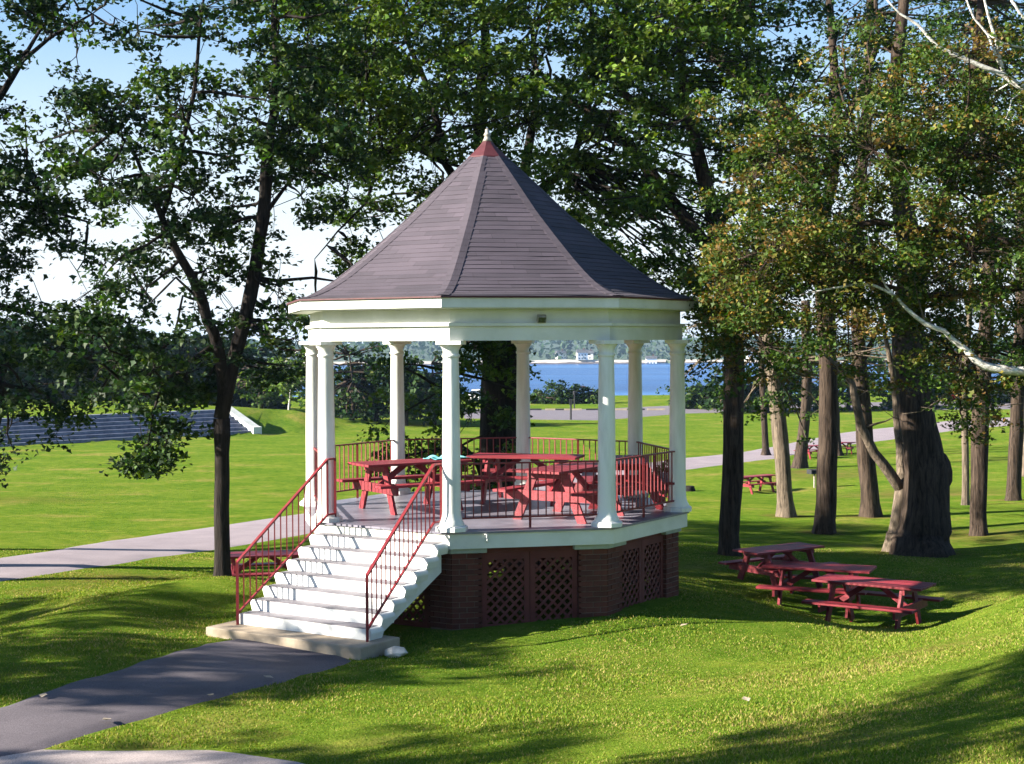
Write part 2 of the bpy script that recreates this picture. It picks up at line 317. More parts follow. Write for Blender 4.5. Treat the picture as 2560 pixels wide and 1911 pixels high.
def ground_raw(x, y):
    x = np.asarray(x, float); y = np.asarray(y, float); sh = x.shape; xf, yf = x.ravel(), y.ravel(); n = len(CT)
    out = np.zeros(len(xf))
    for i in range(0, len(xf), 20000):
        a, b = xf[i:i+20000], yf[i:i+20000]
        d2 = (a[:, None]-CT[None, :, 0])**2+(b[:, None]-CT[None, :, 1])**2
        out[i:i+20000] = (.5*d2*np.log(d2+1e-12))@TW[:n]+TW[n]+TW[n+1]*a+TW[n+2]*b
    out = np.clip(out, -5.2, 3)
    s = (xf-SL0[0])*SNRM[0]+(yf-SL0[1])*SNRM[1]; t = (xf-SL0[0])*SDIR[0]+(yf-SL0[1])*SDIR[1]
    z = UP*smooth(.9, 3.7, s)*(1-smooth(SLEN+4, SLEN+18, t))
    bluff = smooth(168, 215, yf)+smooth(110, 170, np.abs(xf-10))
    out = out+z-24*np.clip(bluff, 0, 1)
    return out.reshape(sh)
def axis(lo, a, b, hi, st, g=1.06):
    mid = list(np.arange(a, b, st)); left = []; v = a; s = st
    while v > lo: s *= g; v -= s; left.append(v)
    right = []; v = mid[-1]; s = st
    while v < hi: s *= g; v += s; right.append(v)
    return np.array(left[::-1]+mid+right)
GX = axis(-220, -12, 14, 260, .33); GY = axis(-40, -18, 22, 240, .33)
GZ = ground_raw(*np.meshgrid(GX, GY, indexing='ij'))
def gz(x, y):
    i = int(np.clip(np.searchsorted(GX, x)-1, 0, len(GX)-2)); j = int(np.clip(np.searchsorted(GY, y)-1, 0, len(GY)-2))
    u = (x-GX[i])/(GX[i+1]-GX[i]); v = (y-GY[j])/(GY[j+1]-GY[j])
    return float(GZ[i, j]*(1-u)*(1-v)+GZ[i+1, j]*u*(1-v)+GZ[i, j+1]*(1-u)*v+GZ[i+1, j+1]*u*v)
def gzv(x, y):
    i = np.clip(np.searchsorted(GX, x)-1, 0, len(GX)-2); j = np.clip(np.searchsorted(GY, y)-1, 0, len(GY)-2)
    u = (x-GX[i])/(GX[i+1]-GX[i]); v = (y-GY[j])/(GY[j+1]-GY[j])
    return GZ[i, j]*(1-u)*(1-v)+GZ[i+1, j]*u*(1-v)+GZ[i, j+1]*(1-u)*v+GZ[i+1, j+1]*u*v
def hit(px, py, dmin=6.0, dmax=230.0):
    "where the line of sight through a photo position meets the ground, searched outward from dmin"
    d = dmin; q = P(px, py, d)
    while d < dmax:
        q = P(px, py, d)
        if q[2] <= gz(q[0], q[1]):
            a, b = d/1.01, d
            for _ in range(12):
                m = (a+b)/2; w = P(px, py, m)
                if w[2] <= gz(w[0], w[1]): b = m
                else: a = m
            q = P(px, py, b); break
        d *= 1.01
    return np.array([q[0], q[1], gz(q[0], q[1])])

nx, ny = len(GX), len(GY)
gxx, gyy = np.meshgrid(GX, GY, indexing='ij')
V = np.stack([gxx, gyy, GZ], 2).reshape(-1, 3)
ii, jj = np.meshgrid(np.arange(nx-1), np.arange(ny-1), indexing='ij'); a = (ii*ny+jj).ravel()
Q = np.stack([a, a+ny, a+ny+1, a+1], 1)
def np_mesh(name, V, Q, mat, parent=None, smooth_=True):
    me = bpy.data.meshes.new(name); k = Q.shape[1]
    me.vertices.add(len(V)); me.vertices.foreach_set("co", V.astype(np.float32).ravel())
    me.loops.add(Q.size); me.loops.foreach_set("vertex_index", Q.astype(np.int32).ravel())
    me.polygons.add(len(Q)); me.polygons.foreach_set("loop_start", np.arange(0, Q.size, k, dtype=np.int32)); me.polygons.foreach_set("loop_total", np.full(len(Q), k, np.int32))
    if smooth_: me.polygons.foreach_set("use_smooth", np.ones(len(Q), bool))
    me.update(calc_edges=True); me.materials.append(mat)
    o = bpy.data.objects.new(name, me); COL.objects.link(o)
    if parent: o.parent = parent
    return o
ground = np_mesh("ground", V, Q, M_lawn); tag(ground, "mown green lawn of the park with worn dry patches", kind='structure')
wear = np.zeros(len(V))
def wear_at(px, py, r, amt, dmin=6):
    p = hit(px, py, dmin); dd = np.hypot((V[:, 0]-p[0]), (V[:, 1]-p[1])); wear[:] = np.maximum(wear, amt*np.exp(-(dd/r)**2))
for a_ in [(300, 1450, 2.2, .9, 23), (170, 1470, 1.6, .8, 23), (2300, 1235, 6, .8, 30), (2150, 1180, 4, .7, 40), (2060, 1190, 4, .8, 45), (2000, 1680, 1.2, .6), (2250, 1640, 1.2, .8), (1450, 1740, 1.0, .6), (700, 1840, .9, .5),
           (1050, 1740, .8, .6), (2000, 1850, .7, .9), (30, 1690, 1.0, .7), (60, 1250, 5, .6, 30), (1800, 1700, 1.0, .6), (2330, 1790, .6, .5), (2500, 1340, 4, .7, 25), (2510, 1150, 6, .6, 40), (1350, 1690, .7, .5)]: wear_at(*a_)
for bx, by, bd_, br_ in [(1825, 1388, 33.5, .8), (1966, 1290, 46, 1.0), (2059, 1332, 41.6, .9), (2175, 1291, 46, 1.0), (2302, 1384, 37, 1.7), (2447, 1338, 40.6, .8), (2533, 1250, 54, 1.0), (555, 1450, 28.2, .7), (1246, 1200, 34, 1.6), (1999, 1170, 80, 1.6)]:
    q_ = P(bx, by, bd_); wear[:] = np.maximum(wear, 1.0*np.exp(-((V[:, 0]-q_[0])**2+(V[:, 1]-q_[1])**2)/br_**2))
wa = ground.data.attributes.new("wear", 'FLOAT', 'POINT'); wa.data.foreach_set("value", wear.astype(np.float32))

def strip(name, A, B, mat, label, lift=.03, dens=.5, nacross=8, dmin=6, world=False):
    PA = np.array([p if world else hit(*p, dmin)[:2] for p in A], float)[:, :2]; PB = np.array([p if world else hit(*p, dmin)[:2] for p in B], float)[:, :2]
    def res(Pl, n):
        s = np.concatenate([[0], np.cumsum(np.linalg.norm(np.diff(Pl, axis=0), axis=1))]); t = np.linspace(0, s[-1], n)
        return np.stack([np.interp(t, s, Pl[:, 0]), np.interp(t, s, Pl[:, 1])], 1)
    L = max(np.linalg.norm(np.diff(PA, axis=0), axis=1).sum(), np.linalg.norm(np.diff(PB, axis=0), axis=1).sum()); n = int(L/dens)+2
    a, b = res(PA, n), res(PB, n)
    def jag(q, r): r = r*2; return q+np.stack([np.convolve(rng.normal(0, r, n), [.25, .5, .25], 'same'), np.convolve(rng.normal(0, r, n), [.25, .5, .25], 'same')], 1)
    a = jag(a, .03); b = jag(b, .03)
    k = nacross+1; V = np.zeros((n, k, 3))
    for j in range(k):
        u = j/nacross; xy = a*(1-u)+b*u; V[:, j, :2] = xy; V[:, j, 2] = gzv(xy[:, 0], xy[:, 1])+lift
    V[:, 0, 2] -= lift*1.2; V[:, -1, 2] -= lift*1.2
    i2, j2 = np.meshgrid(np.arange(n-1), np.arange(k-1), indexing='ij'); q = (i2*k+j2).ravel()
    return tag(np_mesh(name, V.reshape(-1, 3), np.stack([q, q+k, q+k+1, q+1], 1), mat), label, kind='structure')
# dark path to the stairs, pale road at the bottom left, pale path across the lawn, parking lot
strip("footpath", [(640, 1590), (522, 1609), (407, 1637), (260, 1690), (0, 1770), (-250, 1850)], [(800, 1610), (888, 1655), (610, 1731), (366, 1798), (100, 1876), (-120, 1930)], M_asph, "dark asphalt footpath leading to the bandstand stairs", .025, .25, 12)
strip("road", [(-400, 1880), (0, 1873), (122, 1871), (545, 1871), (660, 1885), (780, 1914)], [(-400, 2300), (0, 2300), (200, 2300), (500, 2250), (700, 2150), (900, 2050)], M_gravel, "pale worn road at the bottom left corner", .02, .3, 14)
strip("path", [(-300, 1440), (0, 1394), (271, 1352), (538, 1316), (758, 1284), (1000, 1240), (1250, 1205), (1480, 1175), (1712, 1145), (1853, 1131), (1939, 1115), (2098, 1083), (2180, 1073), (2380, 1051), (2510, 1044), (2700, 1038)],
      [(-300, 1508), (0, 1456), (271, 1416), (381, 1396), (530, 1377), (758, 1339), (1000, 1287), (1250, 1245), (1480, 1208), (1712, 1176), (1853, 1157), (1939, 1147), (2098, 1115), (2180, 1107), (2380, 1078), (2510, 1066), (2700, 1058)],
      M_road, "pale asphalt path crossing the park behind the bandstand", .03, .7, 8, 24)
strip("parking_lot", [(1160, 1047), (1300, 1049), (1500, 1052), (1700, 1035), (1900, 1030), (2300, 1026), (2700, 1022)], [(1160, 1022), (1300, 1024), (1500, 1022), (1700, 1013), (1900, 1009), (2300, 1004), (2700, 1000)],
      M_lot, "grey asphalt parking lot near the shore", .05, 1.0, 8, 90)

# sea, far shore
sea = mesh_obj("water", [(-7000, 150, -17.4), (7000, 150, -17.4), (7000, 9000, -17.4), (-7000, 9000, -17.4)], [(0, 1, 2, 3)], M_sea); tag(sea, "blue bay water beyond the park", kind='structure')
def shore_mat():
    m, nt, b, out = mat_new("far_shore")
    ge = N(nt, "ShaderNodeNewGeometry"); sp = N(nt, "ShaderNodeSeparateXYZ"); nt.links.new(ge.outputs['Position'], sp.inputs[0])
    mr = N(nt, "ShaderNodeMapRange"); mr.inputs[1].default_value = -17.4; mr.inputs[2].default_value = -7.4; nt.links.new(sp.outputs[2], mr.inputs[0])
    no = N(nt, "ShaderNodeTexNoise", i_Scale=.05, i_Detail=6.0); nt.links.new(ge.outputs['Position'], no.inputs[0])
    ad = N(nt, "ShaderNodeMath", operation='MULTIPLY_ADD'); nt.links.new(no.outputs[0], ad.inputs[0]); ad.inputs[1].default_value = .35; nt.links.new(mr.outputs[0], ad.inputs[2])
    r = ramp(nt, ad.outputs[0], [(.0, (.06, .05, .05)), (.27, (.07, .05, .05)), (.30, (.42, .37, .32)), (.44, (.45, .40, .34)), (.50, (.04, .07, .03)), (1, (.03, .055, .03))])
    nt.links.new(r.outputs[0], b.inputs['Base Color']); b.inputs['Roughness'].default_value = 1
    return m
fx = np.linspace(-1300, 1500, 220); fy = np.concatenate([np.linspace(1235, 1300, 14), np.linspace(1315, 2600, 40)])
FXX, FYY = np.meshgrid(fx, fy, indexing='ij')
edge = 1247+14*np.sin(FXX*.011)+8*np.sin(FXX*.037+1)+4*np.sin(FXX*.09)
h = -19+4.6*smooth(0, 12, FYY-edge)+12*smooth(10, 260, FYY-edge)+ (4+3.0*np.sin(FXX*.006+.6)+2*np.sin(FXX*.017+2))*smooth(60, 900, FYY-edge)
h += rng.normal(0, .35, h.shape)
i2, j2 = np.meshgrid(np.arange(len(fx)-1), np.arange(len(fy)-1), indexing='ij'); q = (i2*len(fy)+j2).ravel()
fs_ = np_mesh("terrain", np.stack([FXX, FYY, h], 2).reshape(-1, 3), np.stack([q, q+len(fy), q+len(fy)+1, q+1], 1), shore_mat()); tag(fs_, "wooded far shore across the bay with a pale rocky beach", kind='structure')
def far_h(x, y):
    i = np.clip(np.searchsorted(fx, x), 0, len(fx)-1); j = np.clip(np.searchsorted(fy, y), 0, len(fy)-1); return h[i, j]

# ------------------------------------------------------------------ leaves
def leaf_mesh(name, C, size, parent, tints, shape='lobed', droop=.35, up=1.0, flat=False):
    """C: n x 3 leaf positions; size: n; tints: n x 3"""
    n = len(C)
    nrm = rng.normal(0, .62, (n, 3)); nrm[:, 2] += up; nrm /= np.linalg.norm(nrm, axis=1)[:, None]
    d = rng.normal(0, 1, (n, 3)); d[:, 2] -= droop; d -= (d*nrm).sum(1)[:, None]*nrm; d /= np.linalg.norm(d, axis=1)[:, None]+1e-9
    s = np.cross(nrm, d)
    if shape == 'lobed':
        T = np.array([(0, 0, 0), (-.50, .28, .02), (-.20, .55, -.06), (0, 1.0, -.12), (.20, .55, -.06), (.50, .28, .02)]); T[:, 1] -= .4
        F = np.array([(0, 3, 2), (0, 2, 1), (0, 4, 3), (0, 5, 4)])
    else:
        T = np.array([(0, -.5, 0), (-.34, .0, .05), (0, .5, -.08), (.34, .0, .05)]); F = np.array([(0, 2, 1), (0, 3, 2)])
    k = len(T)
    V = C[:, None, :]+size[:, None, None]*(T[None, :, 0:1]*s[:, None, :]+T[None, :, 1:2]*d[:, None, :]+T[None, :, 2:3]*nrm[:, None, :])
    Fa = (F[None]+(np.arange(n)*k)[:, None, None]).reshape(-1, 3)
    o = np_mesh(name, V.reshape(-1, 3), Fa, M_leaf, parent, False)
    ca = o.data.color_attributes.new("tint", 'FLOAT_COLOR', 'POINT')
    col = np.ones((n, k, 4), np.float32); col[:, :, :3] = tints[:, None, :]; ca.data.foreach_set("color", col.ravel())
    return o
PAL = {
 'maple': [((.035, .075, .012), .45), ((.055, .105, .018), .35), ((.085, .13, .02), .2)],
 'dark': [((.018, .042, .012), .55), ((.030, .062, .016), .35), ((.055, .085, .02), .1)],
 'turning': [((.065, .11, .018), .42), ((.115, .155, .025), .30), ((.17, .145, .03), .17), ((.20, .125, .03), .08), ((.24, .25, .07), .03)],
 'rust': [((.16, .095, .025), .4), ((.16, .12, .03), .35), ((.10, .12, .025), .25)],
 'blue': [((.03, .06, .022), .6), ((.045, .08, .03), .4)],
 'bright': [((.085, .15, .02), .5), ((.135, .20, .03), .5)],
}
def tint_of(pal, n, patch=None, var=.28):
    p = PAL[pal]; idx = rng.choice(len(p), n, p=[q[1] for q in p])
    c = np.array([q[0] for q in p])[idx]*.75
    return np.clip(c*(1+rng.normal(0, var, (n, 1)))*(1+rng.normal(0, .06, (n, 3))), .004, .5)

def wob(a, b, k, amp):
    a = np.array(a, float); b = np.array(b, float); L = np.linalg.norm(b-a); pts = []
    off = np.zeros(3)
    for i in range(k+1):
        t = i/k; pts.append(a*(1-t)+b*t+off*math.sin(math.pi*t)); off = off+rng.normal(0, amp*L, 3)*.6
    return pts
def build_tree(name, label, cat, limbs, sprays, pal, lsize, nleaf=28, srad=.38, bark=None, group=None, shape='lobed', base=None, upness=.9, lean_pal=None, trunk_name='trunk', flare=1.35, tw=1.0):
    """limbs: list of (points, radii) in the place; sprays: n x 3 leaf cluster centres"""
    bark = bark or M_bark
    base = np.array(limbs[0][0][0] if base is None else base, float)
    root = empty(name, tuple(base)); tag(root, label, cat, group)
    limb_pts = []
    for li, (pts, rad) in enumerate(limbs):
        pts = [np.array(p, float) for p in pts]
        # refine with slight wobble
        fine, fr = [pts[0]], [rad[0]]
        for i in range(len(pts)-1):
            k = max(2, int(np.linalg.norm(pts[i+1]-pts[i])/.7))
            k = min(k, 7)
            for j in range(1, k+1):
                t = j/k; rr_ = rad[i]*(1-t)+rad[i+1]*t; amp = (.22 if rr_ < .1 else .07)*rr_ if j < k else 0
                fine.append(pts[i]*(1-t)+pts[i+1]*t+rng.normal(0, 1, 3)*amp); fr.append((rad[i]*(1-t)+rad[i+1]*t)*(1+rng.normal(0, .035)))
        if li == 0 and flare > 1:
            p0 = fine[0].copy(); up0 = fine[1]-fine[0]; up0 /= np.linalg.norm(up0)
            fine = [p0-up0*.3, p0+up0*.02, p0+up0*.18, p0+up0*.45]+fine[1:]; r0 = fr[0]; fr = [r0*flare*1.1, r0*flare, r0*(1+(flare-1)*.45), r0*1.03]+fr[1:]
        mb = MB(); mb.tube([p-base for p in fine], fr, 14 if rad[0] > .12 else 8)
        if rad[0] > .12:    # roots and ribs so the stem is not a perfect cylinder
            n = 14; arr = np.array(mb.v); ph = rng.uniform(0, 6.28, 3)
            for i in range(len(fine)):
                c = arr[i*n:(i+1)*n].mean(0); f = 1+.05*np.sin(3*np.arange(n)*2*math.pi/n+ph[0]+i*.15)+.035*np.sin(5*np.arange(n)*2*math.pi/n+ph[1])
                if i < 3 and li == 0: f += .14*np.sin(4*np.arange(n)*2*math.pi/n+ph[2])
                arr[i*n:(i+1)*n] = c+(arr[i*n:(i+1)*n]-c)*f[:, None]
            mb.v = [tuple(v) for v in arr]
        mb.build(trunk_name if li == 0 else 'limb', M_barkp if (bark is M_birch and rad[0] < .0119) else bark, root, True)
        for p, r_ in zip(fine, fr): limb_pts.append((p, r_))
        if li == 0: ntr = len(limb_pts)
    if len(sprays):
        zt0 = max(p[2] for p in limbs[0][0]); zc = base[2]+.5*(zt0-base[2])
        lp_ = [q for k_, q in enumerate(limb_pts) if q[0][2] > zc or k_ >= ntr]
        LP = np.array([p for p, r_ in lp_]); LR = np.array([r_ for p, r_ in lp_])
        Cn = np.array(sprays); tb = MB()
        # gather the sprays into boughs
        cell = {}
        for i, c in enumerate(Cn): cell.setdefault(tuple(np.floor(c/1.5).astype(int)), []).append(i)
        for key, idx in cell.items():
            if name == 'oak_tree' and Cn[idx].mean(0)[2] < 2.0 and np.linalg.norm(LP-Cn[idx].mean(0), axis=1).min() > 2.6: continue
            g = Cn[idx].mean(0); dd = np.linalg.norm(LP-g, axis=1); k = int(np.argmin(dd)); a = LP[k]
            if dd[k] > .2: tb.tube([p-base for p in wob(a, g, 4, .06)], [min(LR[k]*.6, .045*tw), .034*tw, .026*tw, .018*tw, .012*tw], 4, False)
            for i in idx:
                if np.linalg.norm(Cn[i]-g) > .1: tb.tube([p-base for p in wob(g, Cn[i]-[0, 0, .05], 2, .1)], [.011*tw, .007*tw, .004*tw], 3, False)
        tb.build('twigs', bark, root, True)["kind"] = 'stuff'
        m = len(Cn)*nleaf; ci = np.repeat(np.arange(len(Cn)), nleaf)
        off = rng.normal(0, 1, (m, 3)); off /= np.linalg.norm(off, axis=1)[:, None]; off *= (rng.uniform(0, 1, (m, 1))**.6)*srad*rng.uniform(.7, 1.25, (len(Cn), 1))[ci]; off[:, 2] *= .5
        pos = Cn[ci]+off; pos[:, 2] -= .25*np.hypot(off[:, 0], off[:, 1])
        sz = lsize*rng.uniform(.5, 1.3, m)
        t = tint_of(pal, m)
        if lean_pal:   # whole sprays of a second colour
            sel = rng.random(len(Cn)) < lean_pal[1]; ms = sel[ci]; t[ms] = tint_of(lean_pal[0], int(ms.sum()))
        if pal == 'turning':
            sel = rng.random(len(Cn)) < .13; ms = sel[ci]; t[ms] = tint_of('rust', int(ms.sum()))
        t *= (1+rng.normal(0, .12, (len(Cn), 1)))[ci]
        leaf_mesh('crown', pos-base, sz, root, np.clip(t, .004, .5), shape, up=upness)
    return root
def from_map(rows, y0, c0, depth, thick, mult, pull=None, cellpx=70, jitter=1.0, clump=3.6):
    "leaf spray centres gathered into boughs; rows give how full each part of the crown is"
    out = []
    for r_, row in enumerate(rows):
        for c, ch in enumerate(row):
            if ch in ' .0': continue
            n = int(ch)*mult/clump; n = int(n)+(random.random() < n-int(n))
            for _ in range(n):
                x = (c0+c+random.random()*jitter)*cellpx; y = y0+(r_+random.random()*jitter)*cellpx
                d = (depth(x, y) if callable(depth) else depth)+random.uniform(-1, 1)*thick
                ctr = Pd(x, y, d); m = max(1, int(random.gauss(clump, 1.3))); dirn = rng.normal(0, 1, 3); dirn[2] *= .35; dirn /= np.linalg.norm(dirn)
                for _k in range(m):
                    t = random.uniform(-.75, .75); out.append(ctr+dirn*t+rng.normal(0, .13, 3)-np.array([0, 0, .22*t*t]))
    return np.array(out)
def L(pts, d, rad):
    "a limb traced through photo positions; d may be one distance or one per point"
    ds = d if isinstance(d, (list, tuple)) else [d]*len(pts)
    return ([Pd(x, y, q) for (x, y), q in zip(pts, ds)], rad)

#TREES
# ---- left forked tree by the pale path
def base_of(px, py, dmin=20): return hit(px*K, py*K, dmin)
b = np.append(P(555, 1400, 28.2)[:2], 0); b[2] = gz(b[0], b[1]); dL = float(np.dot(b-CAM, AF))
l1 = [([b, Pd(478, 1100, dL), Pd(479, 980, dL), Pd(478, 905, dL)], [.15, .135, .135, .15]),
      L([(478, 905), (487, 860), (500, 800), (515, 740), (540, 640), (555, 560), (568, 470), (574, 380), (580, 300), (592, 250), (598, 150), (590, 40), (600, -60)], dL, [.14, .14, .13, .13, .125, .12, .115, .11, .10, .09, .07, .05, .03]),
      L([(478, 905), (484, 850), (478, 780), (462, 720), (440, 660), (410, 590), (375, 530), (350, 470), (330, 420), (290, 330), (250, 280)], [dL, dL, dL-.2, dL-.4, dL-.6, dL-.8, dL-1, dL-1.2, dL-1.3, dL-1.5, dL-1.7], [.13, .12, .11, .10, .095, .085, .075, .06, .05, .03, .02]),
      L([(462, 720), (430, 650), (395, 640), (385, 690), (372, 740)], dL-.4, [.03, .028, .025, .02, .012]),
      L([(350, 470), (390, 330), (420, 200), (430, 80), (440, 0)], [dL-1.2, dL-1, dL-1, dL-1, dL-1], [.05, .045, .04, .03, .02]),
      L([(440, 660), (380, 600), (330, 650), (300, 700)], dL-.5, [.03, .025, .015, .01]),
      L([(465, 745), (400, 790), (350, 830), (330, 900), (320, 960)], [dL-.2, dL-.8, dL-1.2, dL-1.4, dL-1.5], [.05, .04, .03, .02, .012]),
      L([(568, 470), (620, 400), (660, 360)], dL, [.05, .03, .015])]
m1 = ["   4444555", "   4555655", "   3112577", " 334635666", "2377555544", "1577443442", "1677554341", "0433653142", "0233563120", "0243455210", "0462235532", "0554224320", "0555443200", "0034410000"]
sp = from_map(m1, -70, 1, lambda x, y: dL-1.0+(.9 if x > 430 else 0), 1.5, 1.35)
sp = sp[sp[:, 1] > 1.2]
hang = [Pd(random.gauss(342, 34), random.gauss(955, 32), dL-1.3+random.uniform(-.5, .5)) for _ in range(16)]+[Pd(random.gauss(385, 22), random.gauss(885, 28), dL-1.0+random.uniform(-.4, .4)) for _ in range(12)]+[Pd(random.gauss(300, 14), random.gauss(1000, 12), dL-1.4) for _ in range(6)]
sp = np.concatenate([sp, np.array(hang)])
build_tree("maple_tree", "tall forked maple with dark bark left of the bandstand stairs", "tree", l1, sp, 'dark', .115, 56, .40, M_barkd, lean_pal=('maple', .3))  # dark leaf palette carries the deep shade on this crown

# ---- tree whose crown fills the left edge
bL = np.array([-15.2, 8.5, 0]); bL[2] = gz(bL[0], bL[1])
dl2 = 30
l2 = [([bL, bL+[.2, 0, 3], P(-500, 700, 31.5)], [.32, .28, .25]),
      ([P(-500, 700, 31.5), Pd(-150, 330, dl2), Pd(0, 210, dl2), Pd(50, 130, dl2), Pd(110, 80, dl2), Pd(200, 30, dl2)], [.2, .13, .075, .05, .035, .02]),
      ([P(-500, 700, 31.5), Pd(-100, 250, dl2), Pd(0, 150, dl2), Pd(60, 110, dl2), Pd(90, 60, dl2), Pd(150, 0, dl2)], [.15, .1, .06, .04, .03, .02]),
      ([P(-500, 700, 31.5), Pd(-200, 480, dl2), Pd(0, 440, dl2), Pd(90, 450, dl2), Pd(190, 480, dl2)], [.15, .11, .06, .04, .02]),
      ([P(-500, 700, 31.5), Pd(-200, 640, dl2), Pd(0, 660, dl2), Pd(100, 690, dl2), Pd(200, 720, dl2)], [.15, .11, .06, .04, .02]),
      ([bL+[.2, 0, 3], Pd(-200, 800, dl2), Pd(0, 830, dl2), Pd(100, 850, dl2)], [.12, .09, .05, .02])]
m2 = ["66665543", "66666653", "66665300", "66543000", "55542000", "66766100", "66777300", "66777720", "66777530", "66655210", "66655420", "66777650", "66677640", "55567530", "55553200", "33320000"]
sp = from_map(m2, -70, -4, dl2, 2.2, 1.1)
build_tree("maple_tree", "big leafy tree reaching in from the left edge", "tree", l2, sp, 'dark', .12, 56, .46, M_barkd, lean_pal=('maple', .25))  # leaf colours darkened to stand for the shade here too

# ---- great tree just behind the bandstand
bM = np.array([P(1246, 1200, 34)[0], P(1246, 1200, 34)[1], 0]); bM[2] = gz(bM[0], bM[1]); dM = 34
lm = [([bM, Pd(1078, 1060, dM), Pd(1084, 900, dM), Pd(1086, 760, dM), Pd(1080, 640, dM), Pd(1070, 520, dM)], [.60, .50, .45, .42, .42, .40]),
      L([(1070, 540), (1045, 400), (1036, 290), (1038, 200), (1050, 90), (1040, -40)], dM, [.24, .20, .16, .13, .10, .06]),
      L([(1070, 540), (1000, 400), (960, 350), (900, 320), (830, 330), (760, 300)], [dM, dM-.5, dM-1, dM-1.5, dM-2, dM-2], [.16, .11, .08, .06, .04, .02]),
      L([(1075, 560), (1120, 470), (1180, 400), (1240, 340), (1270, 240), (1290, 150)], dM, [.2, .14, .11, .08, .06, .03]),
      L([(1120, 470), (1140, 330), (1160, 200), (1150, 60)], dM+1, [.14, .11, .08, .05]),
      L([(960, 350), (930, 200), (880, 90), (860, -20)], dM-1, [.08, .06, .05, .03]),
      L([(830, 330), (790, 440), (730, 500), (680, 560)], dM-2, [.04, .03, .02, .01]),
      ([Pd(1045, 1035, dM), Pd(1020, 985, dM-.6), Pd(995, 965, dM-1.2), Pd(960, 970, dM-1.8), Pd(925, 975, dM-2.2), Pd(880, 985, dM-2.6)], [.09, .06, .05, .04, .03, .015]),
      ([Pd(1060, 760, dM), Pd(1020, 720, dM-.8), Pd(985, 760, dM-1.3), Pd(960, 840, dM-1.6)], [.05, .04, .03, .015])]
mm = ["5888888888888877", "5888888888888777", "3888888888887766", "3888888887777656", "2788887656654545", "0478875445553255", "0256554255665125", "0034442007766325", "0014200000555455", "0034200000054665", "0024000000000465", "0000000000000000"]
sp = from_map(mm, -70, 8, lambda x, y: dM-1.5, 3.4, 1.5)
sp2 = from_map(["0124660", "0246760", "0124540", "0002300"], 700, 10, dM-1.4, .7, 1.0)
sp3 = np.array([Pd(random.uniform(800, 1040), random.uniform(950, 1050), dM-2+random.uniform(-.6, .6)) for _ in range(16)])
# sprays that would hang in the bandstand itself are left out
sp4 = from_map(["0000344444300000", "0004455555444000", "0044555555554400", "0455555555555540", "4555555555555554"], -490, 8, dM-1.0, 3.6, .75); sp = np.concatenate([sp, sp2, sp4]); sp = sp[(sp[:, 1] > 4.6)]
build_tree("oak_tree", "massive dark tree directly behind the bandstand, its canopy spreading over the roof", "tree", lm, np.concatenate([sp, sp3]), 'maple', .115, 80, .50, M_barkd, lean_pal=('bright', .52), flare=1.5)  # bright sprays put the look of sunlit clumps into the leaf colour

# ---- the grove on the right
def trunk_tree(px, py, dmin, tops, rads, label, bark, extra=(), sprays=None, pal='dark', name="maple_tree", nleaf=44, ls=.108, flare=1.22, lp=('maple', .4)):
    b = base_of(px, py, dmin); d = float(np.dot(b-CAM, AF))
    sc = d/3285.0   # metres per displayed pixel at that distance
    pts = [b]+[Pd(x, y, d+(q[0] if (q := rest) else 0)) for x, y, *rest in tops]
    rads = [rads[0]*.86]+list(rads[1:])
    limbs = [(pts, [r_*sc for r_ in rads])]
    for e in extra:
        limbs.append(([Pd(x, y, d+(rest[0] if rest else 0)) for x, y, *rest in e[0]], [r_*sc for r_ in e[1]]))
    s = sprays(d) if sprays else []
    return build_tree(name, label, "tree", limbs, s, pal, ls, nleaf, .45, bark, None, flare=flare, lean_pal=lp), b, d
def sp_of(rows, y0, c0, dd=0, thick=2.5, mult=1.0, floor=3.5):
    def f(d):
        rr, yy = rows, y0
        if y0 == -70: rr = ['4'*len(rows[0])]*4+list(rows); yy = y0-280
        s = from_map(rr, yy, c0, d+dd, thick, mult)
        return s[s[:, 1] > floor]
    return f
trunk_tree(1578, 1200, 29, [(1580, 1100), (1586, 960), (1588, 800), (1582, 700), (1568, 600), (1548, 500), (1525, 400), (1500, 300), (1478, 210), (1470, 100), (1465, -60)], [24, 23, 22, 21, 21, 21, 19, 16, 14, 12, 9, 5],
           "straight dark tree nearest the bandstand's right side with gnarled foot", M_bark,
           [([(1565, 580), (1500, 500), (1440, 420), (1380, 335), (1300, 260), (1220, 200), (1160, 150)], [15, 15, 14, 13, 10, 7, 4]),
            ([(1495, 250), (1420, 235), (1360, 215), (1320, 170), (1290, 165), (1240, 190)], [12, 11, 9, 7, 5, 3]),
            ([(1440, 470), (1400, 472), (1370, 462), (1340, 490)], [5, 4, 3, 2]),
            ([(1548, 500), (1600, 420), (1640, 330)], [9, 6, 3])],
           sp_of(["555566665", "555555555", "555444444", "455544455", "544455555", "543333455", "543224556", "544334666", "000055777", "000045655", "000023300"], -70, 17, 0, 2.4, .7))
trunk_tree(1700, 1117, 38, [(1692, 1000), (1682, 900), (1668, 780), (1650, 660), (1640, 500), (1620, 380)], [20, 17, 16, 14, 13, 12, 9],
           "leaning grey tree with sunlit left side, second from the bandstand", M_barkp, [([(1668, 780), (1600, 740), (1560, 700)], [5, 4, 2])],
           sp_of(["45555444", "77777765", "66677764", "34565530", "12432200"], 630, 21, 0, 2.5, .55), 'maple')
